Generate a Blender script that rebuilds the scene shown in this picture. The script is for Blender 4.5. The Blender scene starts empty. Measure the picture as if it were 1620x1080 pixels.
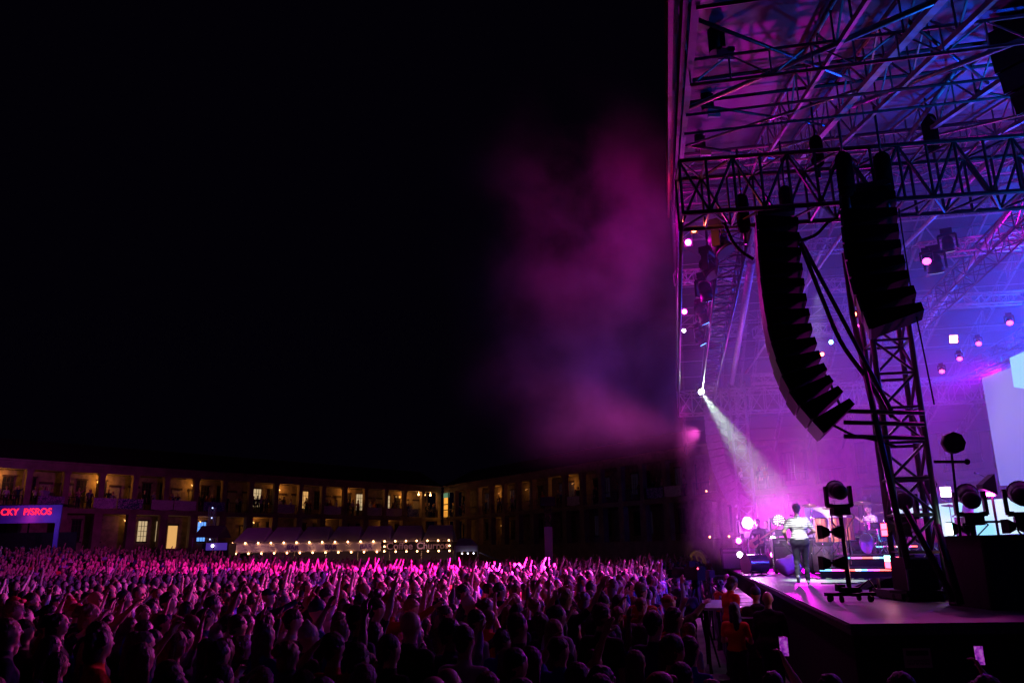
import bpy, bmesh, math, random
import numpy as np
from mathutils import Vector, Matrix
random.seed(7)
rng = np.random.default_rng(7)
sc = bpy.context.scene
COL = sc.collection
R = math.radians

# ------------------------------------------------------------------ camera
FPX, HOR, ROLL, CZ = 1240.0, 328.0, R(0.8), 2.5
PIT = math.atan(HOR / FPX)
cam_d = bpy.data.cameras.new('camera'); cam = bpy.data.objects.new('camera', cam_d); COL.objects.link(cam)
cam_d.sensor_width = 36.0; cam_d.lens = FPX / 1620.0 * 36.0
cam_d.clip_start = 0.1; cam_d.clip_end = 2000.0
_r = Vector((1, 0, 0)); _f = Vector((0, math.cos(PIT), math.sin(PIT))); _u = Vector((0, -math.sin(PIT), math.cos(PIT)))
_c, _s = math.cos(ROLL), math.sin(ROLL)
cx = _c * _r - _s * _u; cy = _s * _r + _c * _u
m = Matrix((cx, cy, -_f)).transposed().to_4x4(); m.translation = (0, 0, CZ)
cam.matrix_world = m
sc.camera = cam

# ------------------------------------------------------------------ world: a night sky, sun well below the horizon
w = bpy.data.worlds.new('World'); sc.world = w; w.use_nodes = True
nt = w.node_tree; nt.nodes.clear()
wo = nt.nodes.new('ShaderNodeOutputWorld'); wb = nt.nodes.new('ShaderNodeBackground')
sky = nt.nodes.new('ShaderNodeTexSky'); sky.sky_type = 'NISHITA'; sky.sun_disc = False
sky.sun_elevation = R(-9); sky.sun_rotation = R(200)
mx = nt.nodes.new('ShaderNodeMix'); mx.data_type = 'RGBA'; mx.blend_type = 'ADD'; mx.inputs[0].default_value = 1
mx.inputs[7].default_value = (0.010, 0.005, 0.026, 1)
nt.links.new(sky.outputs[0], mx.inputs[6]); nt.links.new(mx.outputs[2], wb.inputs[0])
wb.inputs[1].default_value = 0.06
nt.links.new(wb.outputs[0], wo.inputs[0])
sc.view_settings.view_transform = 'Standard'; sc.view_settings.look = 'None'
sc.view_settings.exposure = 0.0; sc.view_settings.gamma = 1.0
sc.cycles.use_denoising = True
sc.cycles.max_bounces = 4; sc.cycles.diffuse_bounces = 2; sc.cycles.glossy_bounces = 2
sc.cycles.volume_bounces = 0; sc.cycles.transmission_bounces = 2; sc.cycles.transparent_max_bounces = 8
sc.cycles.volume_step_rate = 1.0; sc.cycles.volume_max_steps = 64
sc.cycles.sample_clamp_indirect = 2.0
sc.cycles.caustics_reflective = False; sc.cycles.caustics_refractive = False

def ray(x, y):                      # direction through a pixel of the 1620x1080 photograph
    u, v = x - 810.0, y - 540.0
    a = (u * _c - v * _s) / FPX; b = (u * _s + v * _c) / FPX
    return Vector((a, math.cos(PIT) + b * math.sin(PIT), math.sin(PIT) - b * math.cos(PIT)))
def aty(x, y, Y):
    d = ray(x, y); return Vector((0, 0, CZ)) + d * (Y / d.y)
def atz(x, y, z):
    d = ray(x, y); return Vector((0, 0, CZ)) + d * ((z - CZ) / d.z)
def to_px(p):
    q = Vector(p) - Vector((0, 0, CZ)); zc = q.dot(_f)
    return (810 + q.dot(cx) / zc * FPX, 540 - q.dot(cy) / zc * FPX)

# stage frame: U runs along the stage front away from the camera, V goes upstage
U = Vector((.204, .979, 0)).normalized(); V = Vector((.979, -.204, 0)).normalized(); C0 = Vector((3.7, 9.2, 0))
ANG = math.atan2(V.y, V.x)
def S(s, t, z): return C0 + V * s + U * t + Vector((0, 0, z))
DECK = 1.65

# ------------------------------------------------------------------ lights (all of them belong to lamps of the show)
LIGHTS = []
def spot(name, loc, target, color, power, size_deg, blend=.6, radius=.12):
    d = bpy.data.lights.new(name, 'SPOT'); d.color = color; d.energy = power; d.spot_size = R(size_deg); d.spot_blend = blend; d.shadow_soft_size = radius
    o = bpy.data.objects.new(name, d); COL.objects.link(o); o.location = loc
    o.rotation_euler = (Vector(target) - Vector(loc)).to_track_quat('-Z', 'Y').to_euler(); LIGHTS.append(o); return o
def point(name, loc, color, power, radius=.1):
    d = bpy.data.lights.new(name, 'POINT'); d.color = color; d.energy = power; d.shadow_soft_size = radius
    o = bpy.data.objects.new(name, d); COL.objects.link(o); o.location = loc; LIGHTS.append(o); return o
MAG = (1, .02, .62); PUR = (.55, .08, 1); BLU = (.05, .12, 1); CYA = (.25, .75, 1); RED = (1, .05, .05); WARM = (1, .38, .06)
#@LIGHTS
# wash over the audience, from the front truss of the stage
spot('audience_wash', S(-2.4, 19, 8.0), (-0.5, 35, 1.5), MAG, 400000, 23, 1, .2)
spot('audience_wash', S(-2.3, 18, 8.0), (-7, 36, 1.5), (1, .01, .60), 80000, 34, 1, .2)
spot('audience_wash', S(-2.3, 17, 8.0), (-24, 44, 1.5), (.80, .03, .72), 13000, 60, 1, .2)
spot('audience_wash', S(-1.0, 17, 6.2), (-7, 16, 0.5), (1, .08, .62), 10500, 66, 1, .15)
spot('audience_wash', S(-1.2, 20, 7.8), (0.2, 24, 1.5), (1, .04, .62), 20000, 52, 1, .2)
# glow thrown on the smoke outside the roof
spot('smoke_wash', S(-1.7, 4, 8.1), (1.6, 21, 12.0), (1, 0, .55), 7500, 66, 1, .2)
# washes under the roof
spot('stage_wash', S(9.5, 20, 8.4), S(2, 14, 2), (.30, .0, 1), 9500, 90, 1, .2)
spot('stage_wash', S(9.5, 9, 8.4), S(5, 12, 2), (.10, .0, 1), 6500, 90, 1, .2)
spot('stage_wash', S(2.5, 25, 3.4), S(0.5, 13, 2.2), (.95, .0, .85), 12500, 60, 1, .2)
spot('stage_wash', S(13, 21, 9.0), S(7.5, 13.5, 3.5), (.0, .06, 1), 150000, 80, 1, .2)
spot('stage_wash', S(13, 10, 6.0), S(8, 12, 6), (.02, .05, 1), 9000, 120, 1, .2)
spot('stage_wash', S(11, 10, 8.2), S(7, 12, 7), (1, 0, .9), 2200, 80, 1, .2)
spot('roof_uplight', S(12.5, 17, 3.0), S(11, 12, 11), (.0, .10, 1), 14000, 100, 1, .2)
spot('roof_uplight', S(7.5, 1.5, 3.0), S(4.5, 0.0, 9), (.01, .17, 1), 4200, 80, 1, .2)
point('side_glow', aty(1668, 365, 15), (1, 0, .8), 230, .2)
spot('gobo_light', S(3.4, 2.5, 3.2), S(0.6, 0.3, 9), (1, .06, .10), 520, 20, .5, .02)
spot('roof_uplight', S(3.2, 7, 2.4), S(1.6, 2.0, 10), (.12, .05, 1), 500, 60, 1, .2)
spot('deck_wash', S(1, 12, 8.2), S(2.2, 5, DECK), (.80, .22, 1), 480, 70, 1, .2)
spot('key_light', S(1.3, 6.0, 7.8), aty(1270, 860, 17.9), (.97, .95, 1), 5600, 13, .4, .1)
#@ENDLIGHTS

# ------------------------------------------------------------------ materials
MATS = {}
def new_mat(name):
    mt = bpy.data.materials.new(name); mt.use_nodes = True; return mt, mt.node_tree, mt.node_tree.nodes['Principled BSDF']
def mat(name, color, rough=.6, metal=0.0, var=0.0, scale=8.0, bump=0.0, spec=.5):
    if name in MATS: return MATS[name]
    mt, t, b = new_mat(name)
    b.inputs['Base Color'].default_value = (*color, 1); b.inputs['Roughness'].default_value = rough
    b.inputs['Metallic'].default_value = metal; b.inputs['Specular IOR Level'].default_value = spec
    if var or bump:
        tc = t.nodes.new('ShaderNodeTexCoord'); n = t.nodes.new('ShaderNodeTexNoise')
        n.inputs['Scale'].default_value = scale; n.inputs['Detail'].default_value = 5
        t.links.new(tc.outputs['Object'], n.inputs['Vector'])
        if var:
            cr = t.nodes.new('ShaderNodeValToRGB'); cr.color_ramp.elements[0].position = .3; cr.color_ramp.elements[1].position = .7
            cr.color_ramp.elements[0].color = (*[c * (1 - var) for c in color], 1)
            cr.color_ramp.elements[1].color = (*[min(1, c * (1 + var)) for c in color], 1)
            t.links.new(n.outputs['Fac'], cr.inputs[0]); t.links.new(cr.outputs[0], b.inputs['Base Color'])
        if bump:
            bp = t.nodes.new('ShaderNodeBump'); bp.inputs['Strength'].default_value = bump; bp.inputs['Distance'].default_value = .02
            t.links.new(n.outputs['Fac'], bp.inputs['Height']); t.links.new(bp.outputs[0], b.inputs['Normal'])
    MATS[name] = mt; return mt
def emi(name, color, strength):
    if name in MATS: return MATS[name]
    mt, t, b = new_mat(name)
    b.inputs['Base Color'].default_value = (.05, .05, .05, 1)
    b.inputs['Emission Color'].default_value = (*color, 1); b.inputs['Emission Strength'].default_value = strength
    MATS[name] = mt; return mt
def objcol_mat(name, rough=.8, mul=1.0, bump=0.0, skin=False):
    mt, t, b = new_mat(name); b.inputs['Roughness'].default_value = rough
    oi = t.nodes.new('ShaderNodeObjectInfo')
    if skin:
        cr = t.nodes.new('ShaderNodeValToRGB'); cr.color_ramp.interpolation = 'CONSTANT'
        cols = [(0, (.50, .30, .21)), (.3, (.56, .36, .26)), (.55, (.42, .24, .16)), (.72, (.60, .40, .30)), (.9, (.17, .09, .055))]
        while len(cr.color_ramp.elements) < len(cols): cr.color_ramp.elements.new(.5)
        for e, (p, c) in zip(cr.color_ramp.elements, cols): e.position = p; e.color = (*c, 1)
        t.links.new(oi.outputs['Random'], cr.inputs[0]); t.links.new(cr.outputs[0], b.inputs['Base Color'])
        b.inputs['Specular IOR Level'].default_value = .4
    else:
        t.links.new(oi.outputs['Color'], b.inputs['Base Color'])
    if bump:
        tc = t.nodes.new('ShaderNodeTexCoord'); n = t.nodes.new('ShaderNodeTexNoise'); n.inputs['Scale'].default_value = 22
        n.inputs['Detail'].default_value = 4; n.inputs['Distortion'].default_value = 1.2
        bp = t.nodes.new('ShaderNodeBump'); bp.inputs['Strength'].default_value = bump; bp.inputs['Distance'].default_value = .015
        t.links.new(tc.outputs['Object'], n.inputs['Vector']); t.links.new(n.outputs['Fac'], bp.inputs['Height']); t.links.new(bp.outputs[0], b.inputs['Normal'])
    MATS[name] = mt; return mt
M_SKIN = objcol_mat('skin', .5, skin=True)
M_TOP = objcol_mat('cloth_top', .9, bump=.5)
M_HAIR = objcol_mat('hair', .55, bump=.8)
M_TROU = mat('cloth_trousers', (.02, .022, .03), .9, var=.4, scale=12, bump=.4)
M_SHOE = mat('shoe_leather', (.03, .03, .03), .5)
BLK = mat('black_paint', (.012, .012, .014), .62, var=.4, scale=6, spec=.25)
BLKM = mat('black_matt_cabinet', (.0022, .0022, .003), .9, spec=.05)
STEEL = mat('galvanised_steel', (.30, .30, .32), .38, .85, var=.25, scale=14)
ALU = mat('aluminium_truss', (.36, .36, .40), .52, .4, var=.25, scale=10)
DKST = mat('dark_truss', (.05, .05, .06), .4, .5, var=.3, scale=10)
RUB = mat('rubber', (.015, .015, .015), .8)
STONE = mat('sandstone', (.30, .23, .17), .9, var=.3, scale=1.2, bump=.5)
STONE2 = mat('sandstone_wall', (.26, .20, .145), .9, var=.35, scale=2.4, bump=.5)
SLATE = mat('slate_roof', (.02, .02, .023), .8, var=.35, scale=3, bump=.4)

# ------------------------------------------------------------------ mesh builder and object helpers
class MB:
    def __init__(s): s.v = []; s.f = []; s.m = []; s.mi = 0; s.sm = []
    def quad(s, a, b, c, d):
        n = len(s.v); s.v += [tuple(a), tuple(b), tuple(c), tuple(d)]; s.f.append((n, n+1, n+2, n+3)); s.m.append(s.mi); s.sm.append(False); return s
    def hexa(s, p):             # 8 corners: bottom ring 0-3, top ring 4-7
        n = len(s.v); s.v += [tuple(q) for q in p]
        for f in ((3,2,1,0),(4,5,6,7),(0,1,5,4),(1,2,6,5),(2,3,7,6),(3,0,4,7)):
            s.f.append(tuple(n+i for i in f)); s.m.append(s.mi); s.sm.append(False)
        return s
    def box(s, c, size, M=None):
        hx, hy, hz = size[0]/2, size[1]/2, size[2]/2; c = Vector(c)
        ps = [Vector((x*hx, y*hy, z*hz)) for z in (-1, 1) for x, y in ((-1,-1),(1,-1),(1,1),(-1,1))]
        if M is not None: ps = [M @ q for q in ps]
        return s.hexa([c + q for q in ps])
    def cyl(s, a, b, r0, r1=None, n=8, cap=True):
        a = Vector(a); b = Vector(b); r1 = r0 if r1 is None else r1
        d = (b - a)
        if d.length < 1e-6: return s
        d.normalize(); x = d.orthogonal().normalized(); y = d.cross(x); k = len(s.v)
        for p, r in ((a, r0), (b, r1)):
            for i in range(n):
                t = 2*math.pi*i/n; s.v.append(tuple(p + (x*math.cos(t) + y*math.sin(t))*r))
        for i in range(n):
            j = (i+1) % n; s.f.append((k+i, k+j, k+n+j, k+n+i)); s.m.append(s.mi); s.sm.append(n > 5)
        if cap:
            s.f.append(tuple(k+i for i in reversed(range(n)))); s.m.append(s.mi); s.sm.append(False)
            s.f.append(tuple(k+n+i for i in range(n))); s.m.append(s.mi); s.sm.append(False)
        return s
    def ball(s, c, r, nu=10, nv=6, scl=(1,1,1), M=None):
        k = len(s.v); c = Vector(c)
        for j in range(nv+1):
            ph = math.pi*j/nv
            for i in range(nu):
                t = 2*math.pi*i/nu
                q = Vector((r*math.sin(ph)*math.cos(t)*scl[0], r*math.sin(ph)*math.sin(t)*scl[1], r*math.cos(ph)*scl[2]))
                if M is not None: q = M @ q
                s.v.append(tuple(c+q))
        for j in range(nv):
            for i in range(nu):
                i2 = (i+1) % nu; s.f.append((k+j*nu+i, k+(j+1)*nu+i, k+(j+1)*nu+i2, k+j*nu+i2)); s.m.append(s.mi); s.sm.append(True)
        return s
    def tube(s, pts, r, n=6):
        for a, b in zip(pts[:-1], pts[1:]): s.cyl(a, b, r, r, n)
        return s
    def mat(s, i): s.mi = i; return s
    def mesh(s, name, mats):
        me = bpy.data.meshes.new(name); me.from_pydata(s.v, [], s.f)
        for q in (mats if isinstance(mats, (list, tuple)) else [mats]): me.materials.append(q)
        me.polygons.foreach_set('material_index', s.m); me.polygons.foreach_set('use_smooth', s.sm); me.update(); return me
    def build(s, name, mats, parent=None, loc=None):
        o = bpy.data.objects.new(name, s.mesh(name, mats)); COL.objects.link(o)
        if parent is not None: o.parent = parent
        if loc is not None: o.location = loc
        return o
def tag(o, label, cat, group=None):
    o['label'] = label; o['category'] = cat
    if group: o['group'] = group
    return o
def thing(name, label, cat, loc=(0, 0, 0), rotz=0.0, group=None, rot=None):
    o = bpy.data.objects.new(name, None); COL.objects.link(o); o.location = loc; o.empty_display_size = .2
    o.rotation_euler = rot if rot is not None else (0, 0, rotz); return tag(o, label, cat, group)
def struct(o): o['kind'] = 'structure'; return o
def dup(root, loc=None, rotz=None, label=None, group=None):
    r = root.copy(); COL.objects.link(r)
    if loc is not None: r.location = loc
    if rotz is not None: r.rotation_euler = (0, 0, rotz)
    if label: r['label'] = label
    if group: r['group'] = group
    for ch in list(root.children):
        if ch.type == 'LIGHT': continue
        c = ch.copy(); COL.objects.link(c); c.parent = r
        for g in ch.children:
            d = g.copy(); COL.objects.link(d); d.parent = c
    return r
def truss(mb, a, b, h, wd, n, r=.03, rd=.018, up=Vector((0, 0, 1)), ch=5):
    """box truss: four chords and zig-zag lacing"""
    a = Vector(a); b = Vector(b); d = (b-a).normalized(); sd = d.cross(up).normalized(); uu = sd.cross(d).normalized()
    cr = [uu*(h/2) + sd*(wd/2), uu*(h/2) - sd*(wd/2), -uu*(h/2) - sd*(wd/2), -uu*(h/2) + sd*(wd/2)]
    for c in cr: mb.cyl(a+c, b+c, r, r, ch + 1)
    for i in range(n):
        p = a.lerp(b, i/n); q = a.lerp(b, (i+1)/n)
        for k in range(4):
            c1, c2 = cr[k], cr[(k+1) % 4]
            if (i + k) % 2: c1, c2 = c2, c1
            mb.cyl(p+c1, q+c2, rd, rd, ch, False)
        for k in range(4): mb.cyl(p+cr[k], p+cr[(k+1) % 4], rd, rd, ch, False)
    return mb
def ladder(mb, a, b, h, n, r=.03, rd=.018, up=Vector((0, 0, 1))):
    """flat lattice girder: two chords and lacing"""
    a = Vector(a); b = Vector(b); o = up*(h/2)
    mb.cyl(a+o, b+o, r, r, 6); mb.cyl(a-o, b-o, r, r, 6)
    for i in range(n):
        p = a.lerp(b, i/n); q = a.lerp(b, (i+1)/n); g = 1 if i % 2 else -1
        mb.cyl(p+o*g, q-o*g, rd, rd, 5, False); mb.cyl(p+o, p-o, rd, rd, 5, False)
    return mb
def text_mesh(txt, size, depth=.01, bold=0.0):
    cu = bpy.data.curves.new('lettering', 'FONT'); cu.body = txt; cu.size = size; cu.extrude = depth; cu.offset = bold; cu.align_x = 'CENTER'; cu.align_y = 'CENTER'
    o = bpy.data.objects.new('lettering', cu); COL.objects.link(o)
    me = bpy.data.meshes.new_from_object(o.evaluated_get(bpy.context.evaluated_depsgraph_get()))
    bpy.data.objects.remove(o); bpy.data.curves.remove(cu); return me
def text_obj(name, txt, size, material, parent, loc, rot, depth=.01, bold=0.0):
    me = text_mesh(txt, size, depth, bold); me.materials.clear(); me.materials.append(material)
    o = bpy.data.objects.new(name, me); COL.objects.link(o); o.parent = parent; o.location = loc; o.rotation_euler = rot; return o
def wb_(mb, name, mats, parent):        # parts whose vertices are in world coordinates
    o = mb.build(name, mats, parent)
    if parent is not None: o.location = -parent.location
    return o
# ------------------------------------------------------------------ ground (the courtyard rises gently to the far left)
def sm(x): x = max(0., min(1., x)); return x*x*(3-2*x)
def gz(x, y): return 1.15 * sm((-x - 6)/26) * sm((y - 34)/24)
mb = MB(); nx, ny = 60, 60
xs = [-300 + 600*i/nx for i in range(nx+1)]; xs = sorted(set(xs + [-40 + 2*i for i in range(30)]))
ys = sorted(set([-60 + 480*i/40 for i in range(41)] + [30 + 2*i for i in range(20)]))
vid = {}
for i, x in enumerate(xs):
    for j, y in enumerate(ys): vid[i, j] = len(mb.v); mb.v.append((x, y, gz(x, y)))
for i in range(len(xs)-1):
    for j in range(len(ys)-1): mb.f.append((vid[i, j], vid[i+1, j], vid[i+1, j+1], vid[i, j+1])); mb.m.append(0); mb.sm.append(True)
gm, t, b = new_mat('stone_paving'); b.inputs['Roughness'].default_value = .7
tc = t.nodes.new('ShaderNodeTexCoord'); br = t.nodes.new('ShaderNodeTexBrick'); br.inputs['Scale'].default_value = 1.0
br.inputs['Brick Width'].default_value = .9; br.inputs['Row Height'].default_value = .5; br.inputs['Mortar Size'].default_value = .012
br.inputs['Color1'].default_value = (.11, .10, .09, 1); br.inputs['Color2'].default_value = (.17, .15, .13, 1); br.inputs['Mortar'].default_value = (.04, .04, .04, 1)
t.links.new(tc.outputs['Object'], br.inputs['Vector']); t.links.new(br.outputs['Color'], b.inputs['Base Color'])
struct(mb.build('ground', gm))

# ------------------------------------------------------------------ the two gallery ranges
W_WARM = emi('warm_lit_glass', (1, .52, .16), .75); W_PALE = emi('pale_lit_glass', (1, .72, .38), .55)
W_BLUE = emi('blue_lit_glass', (.12, .35, 1), 1.3); W_AMB = emi('amber_lit_glass', (1, .40, .05), 1.1)
W_DARK = mat('dark_glass', (.02, .02, .03), .12); W_DIM = emi('dim_lit_glass', (.6, .35, 1), .005)
DOORM = mat('painted_door', (.30, .27, .22), .6, var=.2); LINT = mat('dark_lintel', (.04, .02, .02), .7)
LAMPM = emi('gallery_lamp', (1, .50, .15), 3)
LAMPR = emi('dim_gallery_lamp', (1, .40, .10), .5)
KX = Vector((-9.3, 103.9, 0))
FLOORZ, EAVE = 6.5, 10.5
def building(name, label, A, B, nb, lit, spec, stair=False, piers='square'):
    """range of bays from A to B; the gallery front stands on the line AB, rooms behind it"""
    d = (B-A); L = d.length; d.normalize(); n = Vector((-d.y, d.x, 0))
    if n.dot(Vector((0, 0, 0)) - A) > 0: n = -n          # n points away from the yard
    th = thing(name, label, 'building', (A+B)/2)
    bw = L/nb
    def P(s, k, z): return A + d*s + n*k + Vector((0, 0, z))
    def pb(mb, s0, s1, k0, k1, z0, z1):
        return mb.hexa([P(s0, k0, z0), P(s1, k0, z0), P(s1, k1, z0), P(s0, k1, z0), P(s0, k0, z1), P(s1, k0, z1), P(s1, k1, z1), P(s0, k1, z1)])
    D = 2.6
    mb = MB()
    pb(mb, 0, L, D, D+.5, -.5, 9.8)
    wb_(mb, 'back_wall', STONE2, th)
    mb = MB(); pb(mb, 0, L, 0.02, D-.01, 6.1, FLOORZ); pb(mb, 0, L, -.12, .02, 6.28, FLOORZ+.02); wb_(mb, 'gallery_floor', STONE, th)
    mb = MB(); pb(mb, 0, L, .03, D-.01, -.5, 3.0); pb(mb, 0, L, -.06, .03, -.5, 2.9); wb_(mb, 'plinth_wall', STONE, th)
    mb = MB(); pb(mb, 0, L, .0, .55, 9.7, 10.35); pb(mb, 0, L, -.28, .6, 10.352, 10.5); pb(mb, 0, L, -.06, 0, 9.95, 10.06); wb_(mb, 'cornice', STONE, th)
    mb = MB(); pb(mb, 0, L, .56, D+.5, 9.85, 9.95); wb_(mb, 'gallery_ceiling', STONE, th)
    mb = MB(); k0, k1, k2 = -.35, 4.2, 9
    mb.quad(P(-.0, k0, 10.51), P(L, k0, 10.51), P(L, k1, 12.7), P(0, k1, 12.7)); mb.quad(P(0, k1, 12.7), P(L, k1, 12.7), P(L, k2, 10.4), P(0, k2, 10.4))
    mb.quad(P(0, k0, 10.51), P(0, k1, 12.7), P(0, k2, 10.4), P(0, k1, 10.45)); wb_(mb, 'roof', SLATE, th)
    # piers or columns
    for i in range(nb+1):
        s = min(L-.25, max(.25, i*bw))
        mb = MB()
        if piers == 'square':
            pb(mb, s-.24, s+.24, .02, .5, 6.5, 9.7); pb(mb, s-.3, s+.3, -.03, .55, 9.5, 9.695)
            pb(mb, s-.3, s+.3, -.02, .55, 6.525, 6.8)
        else:
            mb.cyl(P(s, .27, 6.5), P(s, .27, 9.5), .24, .2, 12); pb(mb, s-.3, s+.3, -.02, .55, 9.5, 9.695); pb(mb, s-.3, s+.3, -.02, .55, 6.525, 6.75)
        wb_(mb, 'pillar', STONE, th)
        mb = MB(); pb(mb, s-.36, s+.36, .0, .6, 3.0, 6.095); wb_(mb, 'pier', STONE, th)
    # railings: one per bay
    for i in range(nb):
        s0 = i*bw + .3; s1 = (i+1)*bw - .3
        mb = MB(); k = 9 if piers == 'square' else 7
        mb.cyl(P(s0, .2, 7.5), P(s1, .2, 7.5), .03); mb.cyl(P(s0, .2, 6.62), P(s1, .2, 6.62), .02)
        for j in range(k+1):
            s = s0 + (s1-s0)*j/k; mb.cyl(P(s, .2, 6.51), P(s, .2, 7.5), .016, n=4)
        wb_(mb, 'railing', DKST, th)
    def opening(kind, s, w_, z0, z1, glass, frame=LINT):
        k = D - .03
        mb = MB(); pb(mb, s-w_/2, s+w_/2, k-.05, D+.02, z0, z1)
        o = wb_(mb, kind, glass, th)
        f = MB(); fw = .06
        if kind == 'window':
            pb(f, s-w_/2-.1, s+w_/2+.1, k-.1, k-.05, z1, z1+.14); pb(f, s-w_/2-.12, s+w_/2+.12, k-.16, k-.05, z0-.12, z0)
            for j in range(1, 3): ss = s-w_/2+w_*j/3; pb(f, ss-.02, ss+.02, k-.08, k-.052, z0, z1)
            for j in range(1, 4): zz = z0+(z1-z0)*j/4; pb(f, s-w_/2, s+w_/2, k-.082, k-.054, zz-.02, zz+.02)
        else:
            pb(f, s-w_/2-.12, s+w_/2+.12, k-.13, k-.05, z1, z1+.2)
        fo = f.build('frame', frame, o); return o
    for i in range(nb):
        c = (i+.5)*bw
        up, lo = spec(i)
        g = {'d': W_DARK, 'w': W_WARM, 'p': W_PALE, 'b': W_BLUE, 'a': W_AMB, 'm': W_DIM}
        if up[0] != '-': opening('window', c+.62*(1 if i % 2 else -1), .85, 7.3, 9.2, g[up[0]])
        if up[1] != '-': opening('door', c-.62*(1 if i % 2 else -1), .9, 6.52, 8.7, DOORM if up[1] == 'x' else g[up[1]])
        if lo[0] != '-': opening('window', c+.62*(1 if i % 2 else -1), .8, 3.7, 5.6, g[lo[0]])
        if lo[1] != '-': opening('door', c-.62*(1 if i % 2 else -1), .9, 3.02, 5.2, DOORM if lo[1] == 'x' else g[lo[1]])
    for (i, off, z, pw) in lit:
        pw *= (.35, .75, .5, .9, .6)[i % 5]
        s = (i+.5)*bw + off
        mb = MB(); mb.ball(P(s, D-.32, z), .06, 8, 6).cyl(P(s, D-.3, z+.05), P(s, D-.02, z+.12), .02); lo_ = wb_(mb, 'wall_lamp', LAMPM if B.x < 0 else LAMPR, th)
        p = point('gallery_light', P(s, D-.75, z), WARM, pw, .12)
    if stair:
        mb = MB(); g = MB()
        s0, s1 = stair
        g.mi = 0; pb(g, s0, s1, -.10, -.04, 6.6, 9.0); pb(g, s0, s1, -.10, -.04, 3.6, 5.5)
        o = wb_(g, 'window', W_AMB, th)
        for zz in (7.4, 8.1, 4.5): pb(mb, s0, s1, -.16, -.11, zz, zz+.12)
        for q in (s0-.12, s1): pb(mb, q, q+.12, -.18, -.10, 3.4, 9.6)
        for j in range(6): ss = s0+(s1-s0)*j/5; pb(mb, ss-.02, ss+.02, -.14, -.112, 6.6, 7.3)
        mb.build('frame', LINT, o)
        mb = MB(); pb(mb, s0-.1, s1+.1, -.16, -.04, 9.0, 9.6); wb_(mb, 'fanlight', emi('green_fanlight', (.25, .6, .35), .35), th)
    return th, P, bw, d, n
def spec_left(i):
    up = ['d', 'x']
    if i in (2, 8): up[0] = 'p'
    if i in (3,): up[0] = 'p'
    if i in (6, ): up[0] = 'w'
    lo = ['d', '-']
    # i counts from the corner to the left
    lo_map = {12: 'p', 11: 'p', 10: 'b'}
    if i in lo_map: lo[0] = lo_map[i]
    if i == 11: lo[1] = 'w'
    if i in (5, 8): lo[1] = 'x'
    return up, lo
A_ = Vector((-9.3, 103.9, 0)); dl = (Vector((-43.3, 66.2, 0)) - A_).normalized(); dr = (Vector((15.5, 63.5, 0)) - A_).normalized()
litL = [(1, -.2, 9.2, 65), (4, -.2, 9.2, 75), (7, -.2, 9.2, 75), (10, .9, 9.2, 75), (13, .8, 9.2, 75), (16, .4, 9.2, 75), (19, 0, 9.2, 60),
        (2, -.3, 5.6, 26), (5, -.3, 5.6, 26), (8, -.3, 5.6, 26), (10, -.3, 5.6, 22), (12, 1.2, 5.6, 16)]
bL, PL, bwL, dL, nL = building('gallery_building', 'long two-storey stone gallery with square pillars and amber lamps behind the bars', A_ + dl*.3, A_ + dl*66.3, 22, litL, spec_left)
def spec_right(i):
    up = ['m' if i % 3 else 'd', '-']; lo = ['m' if i in (9, 12, 14) else 'd', '-']
    return up, lo
litR = [(3, -.3, 9.0, 22), (5, -.2, 9.0, 13), (8, -.1, 9.0, 16), (3, .2, 5.2, 6)]
bR, PR, bwR, dR, nR = building('gallery_building', 'dark stone gallery range running from the corner towards the stage', A_ + dr*.3, A_ + dr*84.3, 28, litR, spec_right, stair=(.25, 1.5), piers='square')
# grand doorway of the right range: paired columns lit from the floor
for k, s in enumerate((48.0, 50.0)):
    mb = MB()
    for z0, z1 in ((6.52, 9.7), (3.0, 6.09)):
        mb.cyl(PR(s, -.34, z0), PR(s, -.34, z1-.25), .25, .2, 14); mb.cyl(PR(s, -.34, z1-.25), PR(s, -.34, z1), .21, .33, 14); mb.cyl(PR(s, -.34, z0), PR(s, -.34, z0+.15), .33, .3, 14)
    mb.cyl(PR(s, -.34, -.2), PR(s, -.34, 2.99), .36, .36, 14)
    wb_(mb, 'column', STONE, bR)
for s, z in ((47.6, 6.7), (49.6, 6.7), (47.6, 3.2), (49.6, 3.2)):
    mb = MB().ball(PR(s, -.75, z), .07, 8, 6); wb_(mb, 'uplight', emi('uplight', (1, .5, .1), 10), bR)
    if s < 49 or z > 5: spot('column_uplight', PR(s, -.85, z), PR(s+.4, -.3, z+3), (1, .42, .06), 75, 50, .8, .05)
mb = MB()
for i in range(3):
    c = 45.5 + i*3.6; pts = [PR(c + 1.1*math.cos(a), -.12, .9 + 1.3*math.sin(a)) for a in [math.pi*j/12 for j in range(13)]]
    mb.tube(pts, .13, 6)
wb_(mb, 'arch_moulding', mat('pale_stone', (.5, .42, .3), .8), bR)
for c in (45.5, 49.1): spot('arch_uplight', PR(c, -1.2, .3), PR(c, 0, 2.0), (1, .5, .1), 18, 80, .8, .05)

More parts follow.
